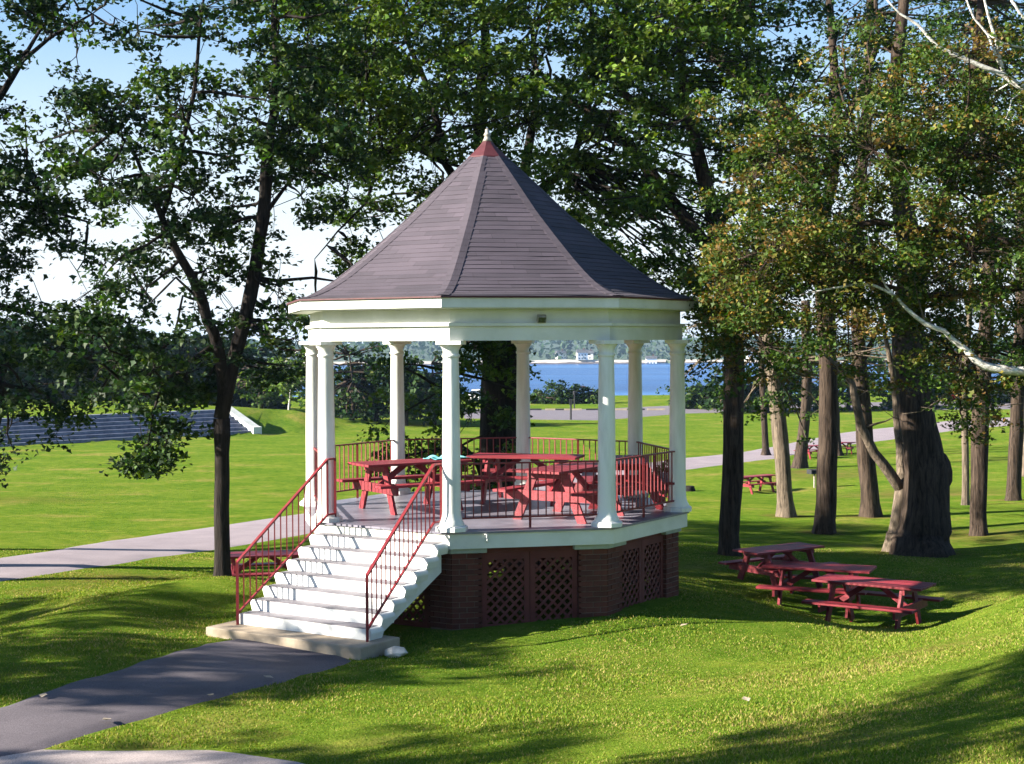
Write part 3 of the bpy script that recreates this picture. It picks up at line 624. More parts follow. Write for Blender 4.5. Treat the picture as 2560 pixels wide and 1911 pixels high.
trunk_tree(1780, 1153, 36, [(1786, 1020), (1790, 900), (1788, 780), (1782, 660), (1770, 500), (1740, 330), (1700, 250), (1640, 190), (1560, 130), (1500, 60), (1440, -20)], [26, 21, 21, 20, 20, 19, 19, 19, 19, 17, 14, 10],
           "thick dark straight tree in mid grove, limb arching left high up", M_bark,
           [([(1770, 500), (1800, 380), (1810, 250), (1800, 100), (1790, -40)], [14, 12, 11, 9, 7]), ([(1800, 300), (1860, 200), (1900, 90), (1890, -30)], [9, 8, 6, 4])],
           sp_of(["555555666", "554555666", "444454555", "333444545", "334555555", "455555555"], -70, 22, 1, 3.5, .8))
trunk_tree(1728, 1012, 62, [(1735, 940), (1742, 870), (1745, 780), (1740, 650)], [17, 12, 11, 11, 9],
           "short thick far tree beside the pale path with a flared sunlit foot", M_bark, [], sp_of(["4444", "5555", "4544"], 640, 24, 0, 3, .6))
trunk_tree(1882, 1117, 40, [(1872, 1000), (1866, 900), (1858, 800), (1852, 680), (1850, 500), (1870, 300), (1880, 100), (1880, -40)], [23, 18, 17, 15, 14, 13, 12, 10, 7],
           "dark tree left of the huge burled one, crossed by a leaning limb", M_bark, [([(1858, 800), (1900, 700), (1930, 600)], [6, 5, 3])],
           sp_of(["788888", "677777", "566666", "555555", "555555", "455555", "444444", "444444", "566654", "356654", "023310"], -70, 25, 1, 3.2, .6))
# the huge tree with a burl
bb = base_of(1990, 1198, 31); dB = float(np.dot(bb-CAM, AF)); sc = dB/3285
big = [([bb, Pd(1999, 1140, dB), Pd(2002, 1050, dB), Pd(1995, 985, dB), Pd(1984, 920, dB), Pd(1975, 840, dB), Pd(1965, 760, dB), Pd(1962, 700, dB), Pd(1970, 620, dB), Pd(1966, 520, dB), Pd(1950, 430, dB), Pd(1930, 300, dB), Pd(1940, 120, dB), Pd(1960, -60, dB)],
        [r_*sc for r_ in (60, 53, 48, 43, 39, 37, 36, 36, 33, 27, 22, 18, 14, 9)]),
       ([Pd(1962, 730, dB), Pd(1935, 680, dB-.3), Pd(1905, 630, dB-.6), Pd(1870, 560, dB-.8), Pd(1830, 480, dB-1)], [r_*sc for r_ in (24, 20, 16, 12, 8)]),
       ([Pd(1970, 640, dB), Pd(2010, 540, dB), Pd(2050, 400, dB), Pd(2100, 200, dB), Pd(2120, 0, dB)], [r_*sc for r_ in (20, 17, 14, 11, 7)])]
bt = build_tree("oak_tree", "huge old half sunlit tree with a burl on its right side", "tree", big,
           sp_of(["88888888", "77778888", "55666777", "55555666", "44455555", "44444555", "44444555", "44444555", "44444555", "44444444", "44444444", "11223555", "00002310"], -70, 26, .8, 3.0, .55)(dB), 'dark', .108, 44, .45, M_bark, flare=1.16, lean_pal=('maple', .4))
bu = MB(); c0 = Pd(2036, 1026, dB-.1)-bb
nb = 12
for i in range(7):
    pass
bu.lathe([(.02, -.36), (.16, -.30), (.27, -.12), (.30, .06), (.24, .24), (.13, .36), (.02, .42)], 12)
bu.v = [(v[0]*.85+c0[0]+rng.normal(0, .012), v[1]*.9+c0[1]+rng.normal(0, .012), v[2]*1.3+c0[2]) for v in bu.v]
bu.build('burl', M_bark, bt, True)
# pale forked small tree leaning on it
b6 = base_of(1933, 1192, 31); d6 = float(np.dot(b6-CAM, AF)); s6 = d6/3285
build_tree("maple_tree", "small pale trunk against the huge tree with long bare limb leaning left", "tree",
    [([b6, Pd(1940, 1140, d6), Pd(1948, 1090, d6), Pd(1953, 1058, d6)], [r_*s6 for r_ in (22, 20, 19, 19)]),
     ([Pd(1955, 1068, d6), Pd(1925, 1025, d6-.2), Pd(1890, 980, d6-.3), Pd(1862, 925, d6-.4), Pd(1850, 870, d6-.5), Pd(1842, 830, d6-.5), Pd(1810, 790, d6-.6), Pd(1760, 750, d6-.6)], [r_*s6 for r_ in (12, 12, 11, 10, 9, 7, 4, 2)]),
     ([Pd(1950, 1062, d6), Pd(1946, 1000, d6+.3), Pd(1940, 930, d6+.5), Pd(1936, 870, d6+.6), Pd(1926, 790, d6+.6), Pd(1908, 700, d6+.5), Pd(1880, 620, d6+.4)], [r_*s6 for r_ in (12, 9, 8, 7, 6, 4, 2)])],
    sp_of(["0220", "1310"], 770, 25, -.3, .8, .8)(d6), 'maple', .12, 20, .35, M_barkp, flare=1.25)
trunk_tree(2115, 1157, 34, [(2116, 1050), (2118, 950), (2122, 850), (2130, 740), (2140, 560), (2130, 300), (2120, 60), (2120, -60)], [20, 18, 18, 17, 16, 15, 12, 10, 8],
           "straight tree right of the huge one with a dappled sunlit lower trunk", M_bark, [],
           sp_of(["8888", "7888", "6677", "5566", "5555", "5555", "4555", "4444", "4444", "4444", "4444", "4555", "2454", "1220"], -70, 29, 1.5, 3.0, .6))
trunk_tree(2086, 1092, 42, [(2086, 980), (2084, 900), (2082, 850), (2090, 740), (2100, 600)], [9, 8, 8, 8, 7, 5],
           "slender pale tree stem between the huge tree and the straight one", M_barkp, [], None)
trunk_tree(2190, 1082, 44, [(2194, 980), (2198, 880), (2204, 760), (2210, 560), (2205, 300)], [18, 15, 15, 14, 13, 10],
           "dark tree standing near the right edge before the far lawn", M_bark, [], sp_of(["555", "555", "555", "444"], 490, 29, 2, 3.0, .6))
trunk_tree(2217, 1030, 50, [(2217, 940), (2219, 840), (2222, 600)], [9, 9, 9, 8], "pale trunk cut by the right edge of the view", M_barkp, [], None)
# a few stems deep in the grove
for x, y, dm, w, lb in [(1655, 985, 70, 7, "thin far stem left of the flared foot tree beside the path"), (1809, 985, 70, 10, "far stem just right of the thick dark straight tree"),
                    (1955, 985, 70, 9, "far stem glimpsed left of the huge tree's trunk")]:
    trunk_tree(x, y, dm, [(x-4, y-80), (x-8, y-170), (x-10, y-280)], [w*1.2, w, w, w*.8], lb, M_bark, [], sp_of(["55", "55", "45"], y-400, int(x/70), 0, 3, .5), flare=1.5)

# ---- turning maple reaching in from the right, above the grove
dF = 22.5
bF = np.array([11.8, -.5, 0]); bF[2] = gz(bF[0], bF[1])
lf = [([bF, bF+[0, 0, 2.5], P(3050, 500, dF)], [.24, .2, .17]),
      ([P(3050, 500, dF), Pd(2350, 380, dF), Pd(2150, 340, dF), Pd(1990, 330, dF), Pd(1850, 300, dF), Pd(1700, 290, dF)], [.14, .09, .06, .045, .03, .015]),
      ([P(3050, 500, dF), Pd(2350, 520, dF), Pd(2100, 520, dF), Pd(1900, 480, dF), Pd(1750, 500, dF), Pd(1600, 560, dF)], [.14, .09, .06, .045, .03, .015]),
      ([P(3050, 500, dF), Pd(2350, 600, dF), Pd(2150, 630, dF), Pd(2000, 640, dF), Pd(1850, 600, dF), Pd(1700, 620, dF), Pd(1600, 640, dF)], [.12, .08, .05, .035, .03, .02, .01]),
      ([P(3050, 500, dF), Pd(2350, 700, dF), Pd(2150, 760, dF), Pd(2040, 770, dF)], [.10, .06, .03, .012])]
mf = ["0000000355577", "0000024454655", "0014455766776", "0025667776776", "0026667777666", "0147877776565", "0388987765544", "0588988766554", "0688876655443", "0566653235553", "0133200025432", "0000000013221"]
sp = from_map(mf, 70, 20, dF, 1.4, 2.1)
sp = sp[(sp[:, 0] > 3.1)]
build_tree("maple_tree", "maple with leaves turning orange and olive reaching in from the right edge", "tree", lf, sp, 'turning', .066, 76, .33, M_bark, lean_pal=('maple', .42), tw=.7)
# ---- birch limbs
dBi = 21.6
bBi = np.array([11.4, -2.4, 0]); bBi[2] = gz(bBi[0], bBi[1])
build_tree("birch_tree", "white birch limbs, crooked and nearly bare, crossing the right side of the view", "tree",
   [([bBi, bBi+[-.3, 0, 2.2], Pd(2560, 560, dBi)], [0.160, 0.130, 0.110]),
    ([Pd(2560, 560, dBi), Pd(2400, 330, dBi), Pd(2213, 192, dBi), Pd(2165, 160, dBi), Pd(2090, 130, dBi), Pd(2025, 100, dBi), Pd(1985, 55, dBi), Pd(1945, 30, dBi), Pd(1912, -5, dBi)], [0.088, 0.062, 0.048, 0.040, 0.033, 0.027, 0.022, 0.016, 0.010]),
    ([Pd(2170, 165, dBi), Pd(2150, 80, dBi), Pd(2135, 30, dBi), Pd(2120, -30, dBi)], [0.030, 0.025, 0.021, 0.015]),
    ([Pd(2160, 140, dBi), Pd(2135, 75, dBi), Pd(2105, 40, dBi), Pd(2085, -10, dBi)], [0.022, 0.018, 0.015, 0.013]),
    ([Pd(2135, 75, dBi), Pd(2170, 95, dBi), Pd(2220, 105, dBi)], [0.018, 0.016, 0.016]),
    ([Pd(2185, 0, dBi), Pd(2205, 30, dBi), Pd(2230, 60, dBi)], [0.020, 0.022, 0.025]),
    ([Pd(2560, 560, dBi), Pd(2400, 800, dBi), Pd(2213, 803, dBi), Pd(2150, 797, dBi), Pd(2110, 780, dBi), Pd(2080, 750, dBi), Pd(2040, 715, dBi), Pd(2000, 700, dBi), Pd(1960, 668, dBi), Pd(1935, 640, dBi), Pd(1890, 618, dBi), Pd(1850, 615, dBi), Pd(1790, 625, dBi), Pd(1728, 638, dBi)], [0.112, 0.094, 0.069, 0.065, 0.056, 0.043, 0.034, 0.033, 0.027, 0.022, 0.021, 0.018, 0.014, 0.007]),
    ([Pd(1960, 668, dBi), Pd(1915, 620, dBi), Pd(1895, 580, dBi), Pd(1880, 540, dBi), Pd(1875, 500, dBi)], [0.018, 0.015, 0.014, 0.011, 0.007]),
    ([Pd(2000, 700, dBi), Pd(1985, 650, dBi), Pd(1975, 600, dBi)], [0.011, 0.009, 0.005]),
    ([Pd(2080, 775, dBi), Pd(2070, 820, dBi), Pd(2030, 865, dBi), Pd(1990, 890, dBi), Pd(1950, 895, dBi)], [0.011, 0.010, 0.009, 0.006, 0.004]),
    ([Pd(2120, 800, dBi), Pd(2090, 840, dBi), Pd(2060, 850, dBi), Pd(2030, 820, dBi)], [0.010, 0.009, 0.007, 0.005]),
    ([Pd(2130, 805, dBi), Pd(2150, 840, dBi), Pd(2190, 850, dBi), Pd(2230, 865, dBi)], [0.010, 0.009, 0.007, 0.007]),
    ([Pd(2230, 870, dBi), Pd(2140, 880, dBi), Pd(2060, 890, dBi), Pd(1990, 880, dBi)], [0.006, 0.006, 0.005, 0.004])],
   from_map(["0000001", "0000111", "0000111", "0000001"], 70, 26, dBi, .5, .7), 'turning', .07, 20, .28, M_birch, flare=1.2, tw=.4)

#BANDSTAND
TH = 0.20
def ang(i): return R(-67.5-45*i)+TH
def V2(i, r): a = ang(i); return np.array([r*math.cos(a), r*math.sin(a)])
RC, RD, RE = 2.864, 3.04, 3.215      # columns, deck edge, eaves (corner radii)
C225 = math.cos(R(22.5))
gaz = empty("bandstand"); tag(gaz, "octagonal white bandstand with dark shingled roof, red railings and brick base", "bandstand")
def ring(name, r0, r1, z0, z1, mat, parent=gaz, bev=0):
    vs = []; 
    for rr, z in ((r1, z0), (r1, z1), (r0, z1), (r0, z0)):
        for i in range(8): p = V2(i, rr); vs.append((p[0], p[1], z))
    fs = [(k*8+i, k*8+(i+1) % 8, ((k+1) % 4)*8+(i+1) % 8, ((k+1) % 4)*8+i) for k in range(4) for i in range(8)]
    fs = [f[::-1] for f in fs]
    o = mesh_obj(name, vs, fs, mat, parent)
    return o
# floor boards clipped to the octagon
oc = [V2(i, RD) for i in range(8)]
def clip_poly(poly, n, c):      # keep n.p <= c
    out = []
    for i in range(len(poly)):
        p, q = poly[i], poly[(i+1) % len(poly)]; a, b_ = n@p-c, n@q-c
        if a <= 0: out.append(p)
        if a*b_ < 0: out.append(p+(q-p)*(a/(a-b_)))
    return out
bd = np.array([math.cos(R(21)), math.sin(R(21))]); bn = np.array([-bd[1], bd[0]])
w_ = .142; k_ = int(RD/w_)+1
for i in range(-k_, k_+1):
    pl = clip_poly(clip_poly(oc, bn, i*w_+w_/2-.0035), -bn, -(i*w_-w_/2+.0035))
    if len(pl) > 2:
        pl = pl if sum(pl[j][0]*pl[(j+1) % len(pl)][1]-pl[(j+1) % len(pl)][0]*pl[j][1] for j in range(len(pl))) > 0 else pl[::-1]
        MB().prism(pl, -.03, 0.0).build('floor_board', M_deck, gaz)
fas = ring('deck_fascia', RD-.10, RD-.03, -.235, -.032, M_trim)
MB().prism([V2(i, RD-.12) for i in range(8)][::-1], -.20, -.034).build('floor_frame', M_lat, gaz)
tb_ = MB()      # hose tap on the front fascia
a_ = V2(1, RD-.03)*.78+V2(0, RD-.03)*.22; fn = np.array([math.cos(TH-R(90)), math.sin(TH-R(90)), 0]); ft = np.array([-fn[1], fn[0], 0])
pa = np.array([a_[0], a_[1], -.10]); tb_.tube([pa-fn*.01, pa+fn*.06, pa+fn*.075+[0, 0, -.05]], .014, 6); tb_.tube([pa+fn*.04, pa+fn*.04+[0, 0, .06]], .009, 5); tb_.beam(pa+fn*.04-ft*.03+[0, 0, .06], pa+fn*.04+ft*.03+[0, 0, .06], .012, .012)
tb_.build('water_tap', M_white, gaz, True)

# columns
cprof = [(.165, .0), (.165, .055), (.175, .06), (.175, .10), (.15, .14), (.133, .20), (.127, .26), (.125, .6), (.122, 1.2), (.115, 1.8), (.107, 2.33), (.106, 2.36), (.122, 2.37), (.122, 2.395), (.107, 2.41), (.108, 2.46), (.13, 2.50), (.155, 2.53), (.16, 2.535)]
cme = MB().lathe(cprof, 28).build('column', M_white, gaz, True); bevel(cme, .004, 1)
cme.data.polygons.foreach_set("use_smooth", [True]*len(cme.data.polygons))
pme = MB().lathe([(.225, 0), (.225, .055), (.20, .075)], 8, a0=R(22.5)).build('plinth', M_white, cme)
ab = MB().box((0, 0, 2.563), (.35, .35, .052)).build('abacus', M_white, cme)
for i in range(8):
    p = V2(i, RC)
    if i == 0: o = cme; o.location = (p[0], p[1], 0); o.rotation_euler = (0, 0, ang(0)); pme.location = (0, 0, .001); continue
    o = inst('column', cme.data, gaz, (p[0], p[1], 0), ang(i)); bevel(o, .004, 1)
    for ch in (pme, ab): c = ch.copy(); COL.objects.link(c); c.parent = o
# entablature, soffit, fascia
ring('lower_beam', RC-.17, RC+.075, 2.59, 2.785, M_trim)
ring('beam_moulding', RC-.17, RC+.125, 2.787, 2.83, M_trim)
ring('frieze', RC-.17, RC+.045, 2.832, 3.02, M_trim)
ring('soffit', RC-.20, RE-.035, 3.022, 3.045, M_trim)
ring('eave_fascia', RE-.03, RE, 3.035, 3.165, M_trim)
ring('drip_edge', RE-.05, RE+.035, 3.167, 3.186, M_capred)
MB().prism([V2(i, RC-.18) for i in range(8)][::-1], 2.95, 2.965).build('ceiling', M_trim, gaz)
# floodlight on the frieze
q0 = V2(1, RC+.13)*.44+V2(0, RC+.13)*.56; q0 = np.array([q0[0], q0[1], 2.90])
fl = MB(); fl.beam(q0-fn*.09, q0-fn*.01, .03, .03); f_o = fl.build('bracket_arm', M_galv, gaz)
fr_ = MB(); fd = (fn*.8+np.array([0, 0, -.45])); fd /= np.linalg.norm(fd); fu = np.cross(ft, fd)
fr_.box(q0+fd*.03, (.07, .125, .10), (fd, ft, fu)); fo = bevel(fr_.build('floodlight', M_galv, gaz), .008)
MB().box(q0+fd*.067, (.006, .10, .075), (fd, ft, fu)).build('lamp_glass', M_glass, fo)

# roof: courses of shingles on every slope
prof = [(3.235, 3.186), (3.08, 3.215), (2.90, 3.278), (2.70, 3.378), (2.48, 3.515), (2.16, 3.75), (1.72, 4.105), (1.28, 4.475), (.86, 4.875), (.44, 5.27), (.27, 5.42)]
pr = np.array(prof); sl_ = np.concatenate([[0], np.cumsum(np.hypot(np.diff(pr[:, 0]), np.diff(pr[:, 1])))])
def prof_at(s): return np.interp(s, sl_, pr[:, 0]), np.interp(s, sl_, pr[:, 1])
NC = 35; st_ = sl_[-1]/NC; roof = MB()
rv = [(*V2(i, r_-.02), z-.025) for r_, z in prof for i in range(8)]
roof = mesh_obj('roof', rv, [(k*8+i, k*8+(i+1) % 8, (k+1)*8+(i+1) % 8, (k+1)*8+i)[::-1] for k in range(len(prof)-1) for i in range(8)], M_lat, gaz)
for i in range(8):
    A0, B0 = ang(i), ang(i+1)
    for k in range(NC):
        r0, z0 = prof_at(k*st_-(.012 if k else 0)); r1, z1 = prof_at(min((k+1)*st_, sl_[-1]))
        sg = np.array([r1-r0, z1-z0]); sg /= np.linalg.norm(sg); nr = np.array([-sg[1], sg[0]]);  nr = nr if nr[1] > 0 else -nr
        lo = np.array([r0, z0])+nr*.009; hi = np.array([r1, z1])+nr*.002; bo = np.array([r0, z0])-nr*.002
        nseg = 5; vs = []; uv = []
        for rz in (bo, lo, hi):
            pa_, pb_ = V2(i, rz[0]), V2(i+1, rz[0])
            for t in np.linspace(0, 1, nseg+1):
                p = pa_*(1-t)+pb_*t; jz = rng.normal(0, .0018); vs.append((p[0], p[1], rz[1]+jz)); uv.append(((t-.5)*np.linalg.norm(pb_-pa_)+k*.31+i*.37, 0))
        n1 = nseg+1; fs = []
        for rr in range(2):
            for j in range(nseg): fs.append((rr*n1+j, (rr+1)*n1+j, (rr+1)*n1+j+1, rr*n1+j+1)[::-1] if False else (rr*n1+j, rr*n1+j+1, (rr+1)*n1+j+1, (rr+1)*n1+j)[::-1])
        o = mesh_obj('shingle_course', vs, fs, M_shin, roof)
        ul = o.data.uv_layers.new(name="UV")
        for lp in o.data.loops:
            vi = lp.vertex_index; ul.data[lp.index].uv = (uv[vi][0], (k*.1)+.02+(.06 if vi >= 2*n1 else 0))
    hp = [(*V2(i, r_+.006), z+.022) for r_, z in prof]; hc = MB()      # hip caps
    tdir = np.array([-math.sin(ang(i)), math.cos(ang(i)), 0])
    S_ = np.arange(0, sl_[-1], .15)
    for s_ in S_:
        for sgn in (-1, 1):
            r0, z0 = prof_at(s_); r1, z1 = prof_at(min(s_+.155, sl_[-1]))
            w = .105 if s_ < sl_[-1]-.6 else .06
            e0 = V2(i, r0); e1 = V2(i, r1); o0 = V2(i+sgn, r0); o1 = V2(i+sgn, r1)
            d0 = (o0-e0)/np.linalg.norm(o0-e0)*min(w, np.linalg.norm(o0-e0)*.4); d1 = (o1-e1)/np.linalg.norm(o1-e1)*min(w, np.linalg.norm(o1-e1)*.4)
            hc.add([(*e0, z0+.022), (*(e0+d0), z0+.017), (*(e1+d1), z1+.013), (*e1, z1+.018), (*(e0+d0), z0+.010)], [(0, 1, 2, 3) if sgn > 0 else (3, 2, 1, 0), (1, 4, 2) if sgn < 0 else (2, 4, 1)])
    o = hc.build('hip_cap', M_shin, roof); ul = o.data.uv_layers.new(name="UV")
    for lp in o.data.loops: ul.data[lp.index].uv = (.3+.02*(lp.vertex_index % 7), .05)
cap = MB(); cap.lathe([(.325, 5.385), (.31, 5.41), (.22, 5.49), (.125, 5.585), (.075, 5.65)], 8, a0=ang(0)); cap.build('roof_cap', M_capred, gaz)
fin = MB(); fin.lathe([(.078, 5.65), (.05, 5.70), (.042, 5.735), (.062, 5.75), (.045, 5.77), (.032, 5.80), (.036, 5.825), (.015, 5.85)], 12); fin.build('finial', M_galv, gaz, True)
for o_n in [roof]+[c for c in gaz.children if c.name.split('.')[0] in ('roof_cap', 'finial', 'eave_fascia', 'drip_edge', 'soffit')]: o_n.location.x = -.045

# railings
def baluster_mesh(h, w=.014):
    return MB().box((0, 0, h/2), (w, w, h))
bm_ = baluster_mesh(.74); bal_me = None
def flat_railing(i):
    global bal_me
    a, b_ = V2(i, RC-.0), V2(i+1, RC-.0); d = b_-a; Lg = np.linalg.norm(d); d /= Lg; a3 = np.array([*a, 0]); d3 = np.array([*d, 0])
    s0, s1 = .12, Lg-.12
    rl = MB(); rl.beam(a3+d3*s0+[0, 0, .91], a3+d3*s1+[0, 0, .91], .045, .022); ro = bevel(rl.build('railing', M_iron, gaz), .004)
    r2 = MB(); r2.beam(a3+d3*s0+[0, 0, .165], a3+d3*s1+[0, 0, .165], .035, .022); r2.build('bottom_rail', M_iron, ro)
    nb = 17
    for k in range(nb):
        t = s0+(s1-s0)*(k+.6)/(nb+.2); p = a3+d3*t
        mid = k == nb//2
        if mid: MB().box((p[0], p[1], .455), (.034, .034, .886)).build('railing_post', M_iron, ro); continue
        if bal_me is None: bal_me = MB().box((0, 0, .5375), (.015, .015, .725)).build('baluster', M_iron, ro).data; bpy.data.objects[-1] if False else None; last = [o for o in ro.children if o.data == bal_me][0]; last.location = p; last.rotation_euler = (0, 0, math.atan2(d[1], d[0])); continue
        inst('baluster', bal_me, ro, tuple(p), math.atan2(d[1], d[0]))
for i in range(8):
    if i != 1: flat_railing(i)

# brick piers, lattice screens and stone caps round the base
ZG = -1.42
brick_me = MB().box((0, 0, 0), (.195, .10, .060)).build('brick', M_brick, gaz); brick_data = brick_me.data; bpy.data.objects.remove(brick_me)
nbrick = 0
RB = RD-.16
for i in range(8):
    vis = i in (0, 1, 7)
    P0 = np.array([*V2(i, RB), 0]); stf = MB()
    pier_core = MB()
    for sgn in (1, -1):
        Pn = np.array([*V2(i+sgn, RB), 0]); d = Pn-P0; d /= np.linalg.norm(d); nrm = np.array([d[1], -d[0], 0]); nrm = nrm if nrm@P0 > 0 else -nrm
        wid = .44
        pier_core.box(P0+d*(wid/2-.03)-nrm*.115+[0, 0, (ZG-.31)/2], (wid-.08, .20, (-.31-ZG)), (d, nrm, (0, 0, 1)))
        rows = int((-.315-ZG)/.074)
        for r_ in range(rows):
            z = -.315-.037-r_*.074; off = .0 if r_ % 2 else .105
            xs = [(.105-.0+ .0, .195), (.315, .195)] if r_ % 2 == 0 else [(.052, .09), (.21, .195), (.367, .10)]
            for xc, wv in xs:
                c = P0+d*xc-nrm*(.045+abs(rng.normal(0, .003)))+[0, 0, z]
                if vis and nbrick < 285:
                    m4 = Matrix(((d[0]*wv/.195, nrm[0], 0, c[0]), (d[1]*wv/.195, nrm[1], 0, c[1]), (0, 0, 1, c[2]), (0, 0, 0, 1))); inst('brick', brick_data, gaz, mat4=m4); nbrick += 1
                else: stf.box(c, (wv, .1, .06), (d, nrm, (0, 0, 1)))
    pier_core.build('pier_core', M_mortar, gaz)
    if stf.v: stf.build('bricks', M_brick, gaz)["kind"] = 'stuff'
    cp = MB(); e = [V2(i+1, RB+.04)-V2(i, RB+.04), V2(i-1, RB+.04)-V2(i, RB+.04)]; e = [q/np.linalg.norm(q) for q in e]; o_ = V2(i, RB+.04); inn = V2(i, RB-.20)
    cp.prism([o_+e[1]*.5, o_, o_+e[0]*.5, inn+e[0]*.42, inn+e[1]*.42][::-1], -.31, -.237); bevel(cp.build('pier_cap', M_cap, gaz), .008)
for i in range(8):
    A3, B3 = np.array([*V2(i, RB), 0]), np.array([*V2(i+1, RB), 0]); d = B3-A3; Lg = np.linalg.norm(d); d /= Lg; nrm = np.array([d[1], -d[0], 0]); nrm = nrm if nrm@A3 > 0 else -nrm
    vis = i in (0, 7); s0, s1 = .425, Lg-.425; z0, z1 = ZG+.04, -.32
    up = np.array([0, 0, 1.0]); st = MB()
    MB().beam(A3+d*s0-nrm*.07+up*(-.275), A3+d*s1-nrm*.07+up*(-.275), .05, .085).build('screen_header', M_lat, gaz)
    for hlf in (0, 1):
        a, b_ = (s0, (s0+s1)/2-.004) if hlf == 0 else ((s0+s1)/2+.004, s1)
        fr = MB(); wv = .075
        Q = lambda s, z, off=0: A3+d*s+up*z-nrm*(.06+off)
        fr.beam(Q(a+wv/2, z0), Q(a+wv/2, z1), wv, .03, up=nrm); fr.beam(Q(b_-wv/2, z0), Q(b_-wv/2, z1), wv, .03, up=nrm)
        fr.beam(Q(a+wv, z0+wv/2), Q(b_-wv, z0+wv/2), .03, wv); fr.beam(Q(a+wv, z1-.05), Q(b_-wv, z1-.05), .03, .10)
        fo = fr.build('lattice_screen', M_lat, gaz)
        x0, x1, y0, y1 = a+wv, b_-wv, z0+wv, z1-.10; step = .136
        all_ = MB()
        for sg in (1, -1):
            for k in range(-20, 40):
                # line x - sg*y = c
                c = k*step+(x0-sg*y0) if sg == 1 else k*step+(x0+y0)
                pts = []
                for xx in (x0, x1):
                    yy = (xx-c)*sg if sg == 1 else (c-xx)
                    if y0-1e-6 <= yy <= y1+1e-6: pts.append((xx, yy))
                for yy in (y0, y1):
                    xx = c+yy if sg == 1 else c-yy
                    if x0 < xx < x1: pts.append((xx, yy))
                if len(pts) >= 2 and math.dist(pts[0], pts[1]) > .05:
                    t_ = MB() if vis else all_
                    t_.beam(Q(*pts[0], .004 if sg == 1 else -.004), Q(*pts[1], .004 if sg == 1 else -.004), .037, .007, up=nrm)
                    if vis: t_.build('lattice_slat', M_lat, fo)
        if not vis: all_.build('lattice_slats', M_lat, fo)["kind"] = 'stuff'

# stairs
na = math.radians(-135)+TH; SN = np.array([math.cos(na), math.sin(na), 0]); ST = np.array([-SN[1], SN[0], 0])   # out, along (towards the right post)
ap = (RD-.03)*C225; up = np.array([0, 0, 1.0])
stairs = MB(); NS = 8; RISE = 1.2/NS; RUN = .245; HW = 1.13
so_ = None
core = MB(); c0 = SN*(ap-.02); a = [(0, -.05), (0, -.55)]
poly = [(0.0, -.03)]
for k in range(1, NS): poly += [(RUN*(k-1)+.0, -RISE*k-.03)] if False else []
profp = [(-.02, -.16), (RUN*(NS-1)-.02, -RISE*(NS)+.15-.16), (RUN*(NS-1)-.02, -1.2), (RUN*(NS-1)-.36, -1.2), (-.02, -.56)]
vs = [];  hw = HW-.13
for s in (-1, 1):
    for x, z in profp: vs.append(c0+SN*(x+.02)+ST*s*hw+up*z)
nn = len(profp); core_o = mesh_obj('stairs', vs, [tuple(range(nn)), tuple(range(2*nn-1, nn-1, -1))]+[(i, nn+i, nn+(i+1) % nn, (i+1) % nn) for i in range(nn)], M_stairc, gaz)
for k in range(1, NS):
    zt = -RISE*k; x0, x1 = RUN*(k-1), RUN*k; zb = zt-RISE+.002
    if k == NS-1: zb = -1.198
    # rounded upper outer corners
    r_ = .06; cr = []
    for s in (1, -1):
        arc = [(s*(HW-r_)+s*r_*math.sin(t), zt-r_+r_*math.cos(t)) for t in np.linspace(0, math.pi/2, 6)]
        cr += arc if s == 1 else arc[::-1]
    outl = [(-HW+.03, zb), (HW-.03, zb)]; polyl = [(HW-.03, zb)]+[(x, z) for x, z in cr[:6]][::-1]+[(x, z) for x, z in cr[6:]][::-1]+[(-HW+.03, zb)]
    n = len(polyl); vs = [c0+SN*(x0-.02 if k > 1 else 0.0)+ST*x+up*z for x, z in polyl]+[c0+SN*x1+ST*x+up*z for x, z in polyl]
    mesh_obj('step', vs, [tuple(range(n)), tuple(range(2*n-1, n-1, -1))]+[(i, n+i, n+(i+1) % n, (i+1) % n) for i in range(n)], M_stairc, core_o)
    MB().box(c0+SN*((x0+x1)/2-.02)+up*(zt+.003), (RUN+.055, 2*HW-.17, .008), (SN, ST, up)).build('tread', M_tread, core_o)  # thin sheet holding the shade tone of the step top
# concrete slab at the foot
sl0 = c0+SN*(RUN*(NS-1)-.42); g = MB()
gq = [sl0-ST*1.36, sl0+ST*1.27, sl0+SN*.80+ST*1.27, sl0+SN*.80-ST*1.36]
g.prism([p[:2] for p in gq], -1.62, -1.2); gs_ = bevel(g.build('concrete_slab', M_conc, gaz), .015)
for s in (-1, 1):
    w0, w1 = .93, 1.10
    T0 = SN*(ap-.12)+ST*s*w0; T1 = SN*(ap+.05)+ST*s*w0; Bp = c0+SN*(RUN*(NS-1)+.04)+ST*s*w1
    h0, h1 = .91, -.36; l0, l1 = .12, -1.05
    rl = MB(); rl.beam(T0+up*h0, T1+up*h0, .045, .024); rl.beam(T1+up*h0, Bp+up*h1, .045, .024); ro = rl.build('stair_railing', M_iron, gaz)
    rb = MB(); rb.beam(T0+up*l0, T1+up*l0, .03, .022); rb.beam(T1+up*l0, Bp+up*l1, .03, .022); rb.build('bottom_rail', M_iron, ro)
    MB().box(T0+up*(.455), (.035, .035, .91)).build('railing_post', M_iron, ro)
    MB().box(Bp+up*((-1.2+h1)/2), (.035, .035, h1+1.2)).build('railing_post', M_iron, ro)
    MB().box(T1+up*((l0+h0)/2), (.028, .028, h0-l0)).build('railing_post', M_iron, ro)
    nb = 15
    for k in range(1, nb):
        t = k/nb; p = T1*(1-t)+Bp*t; zt = h0*(1-t)+h1*t; zb = l0*(1-t)+l1*t
        MB().box(p+up*((zt+zb)/2), (.016, .016, zt-zb)).build('baluster', M_iron, ro)

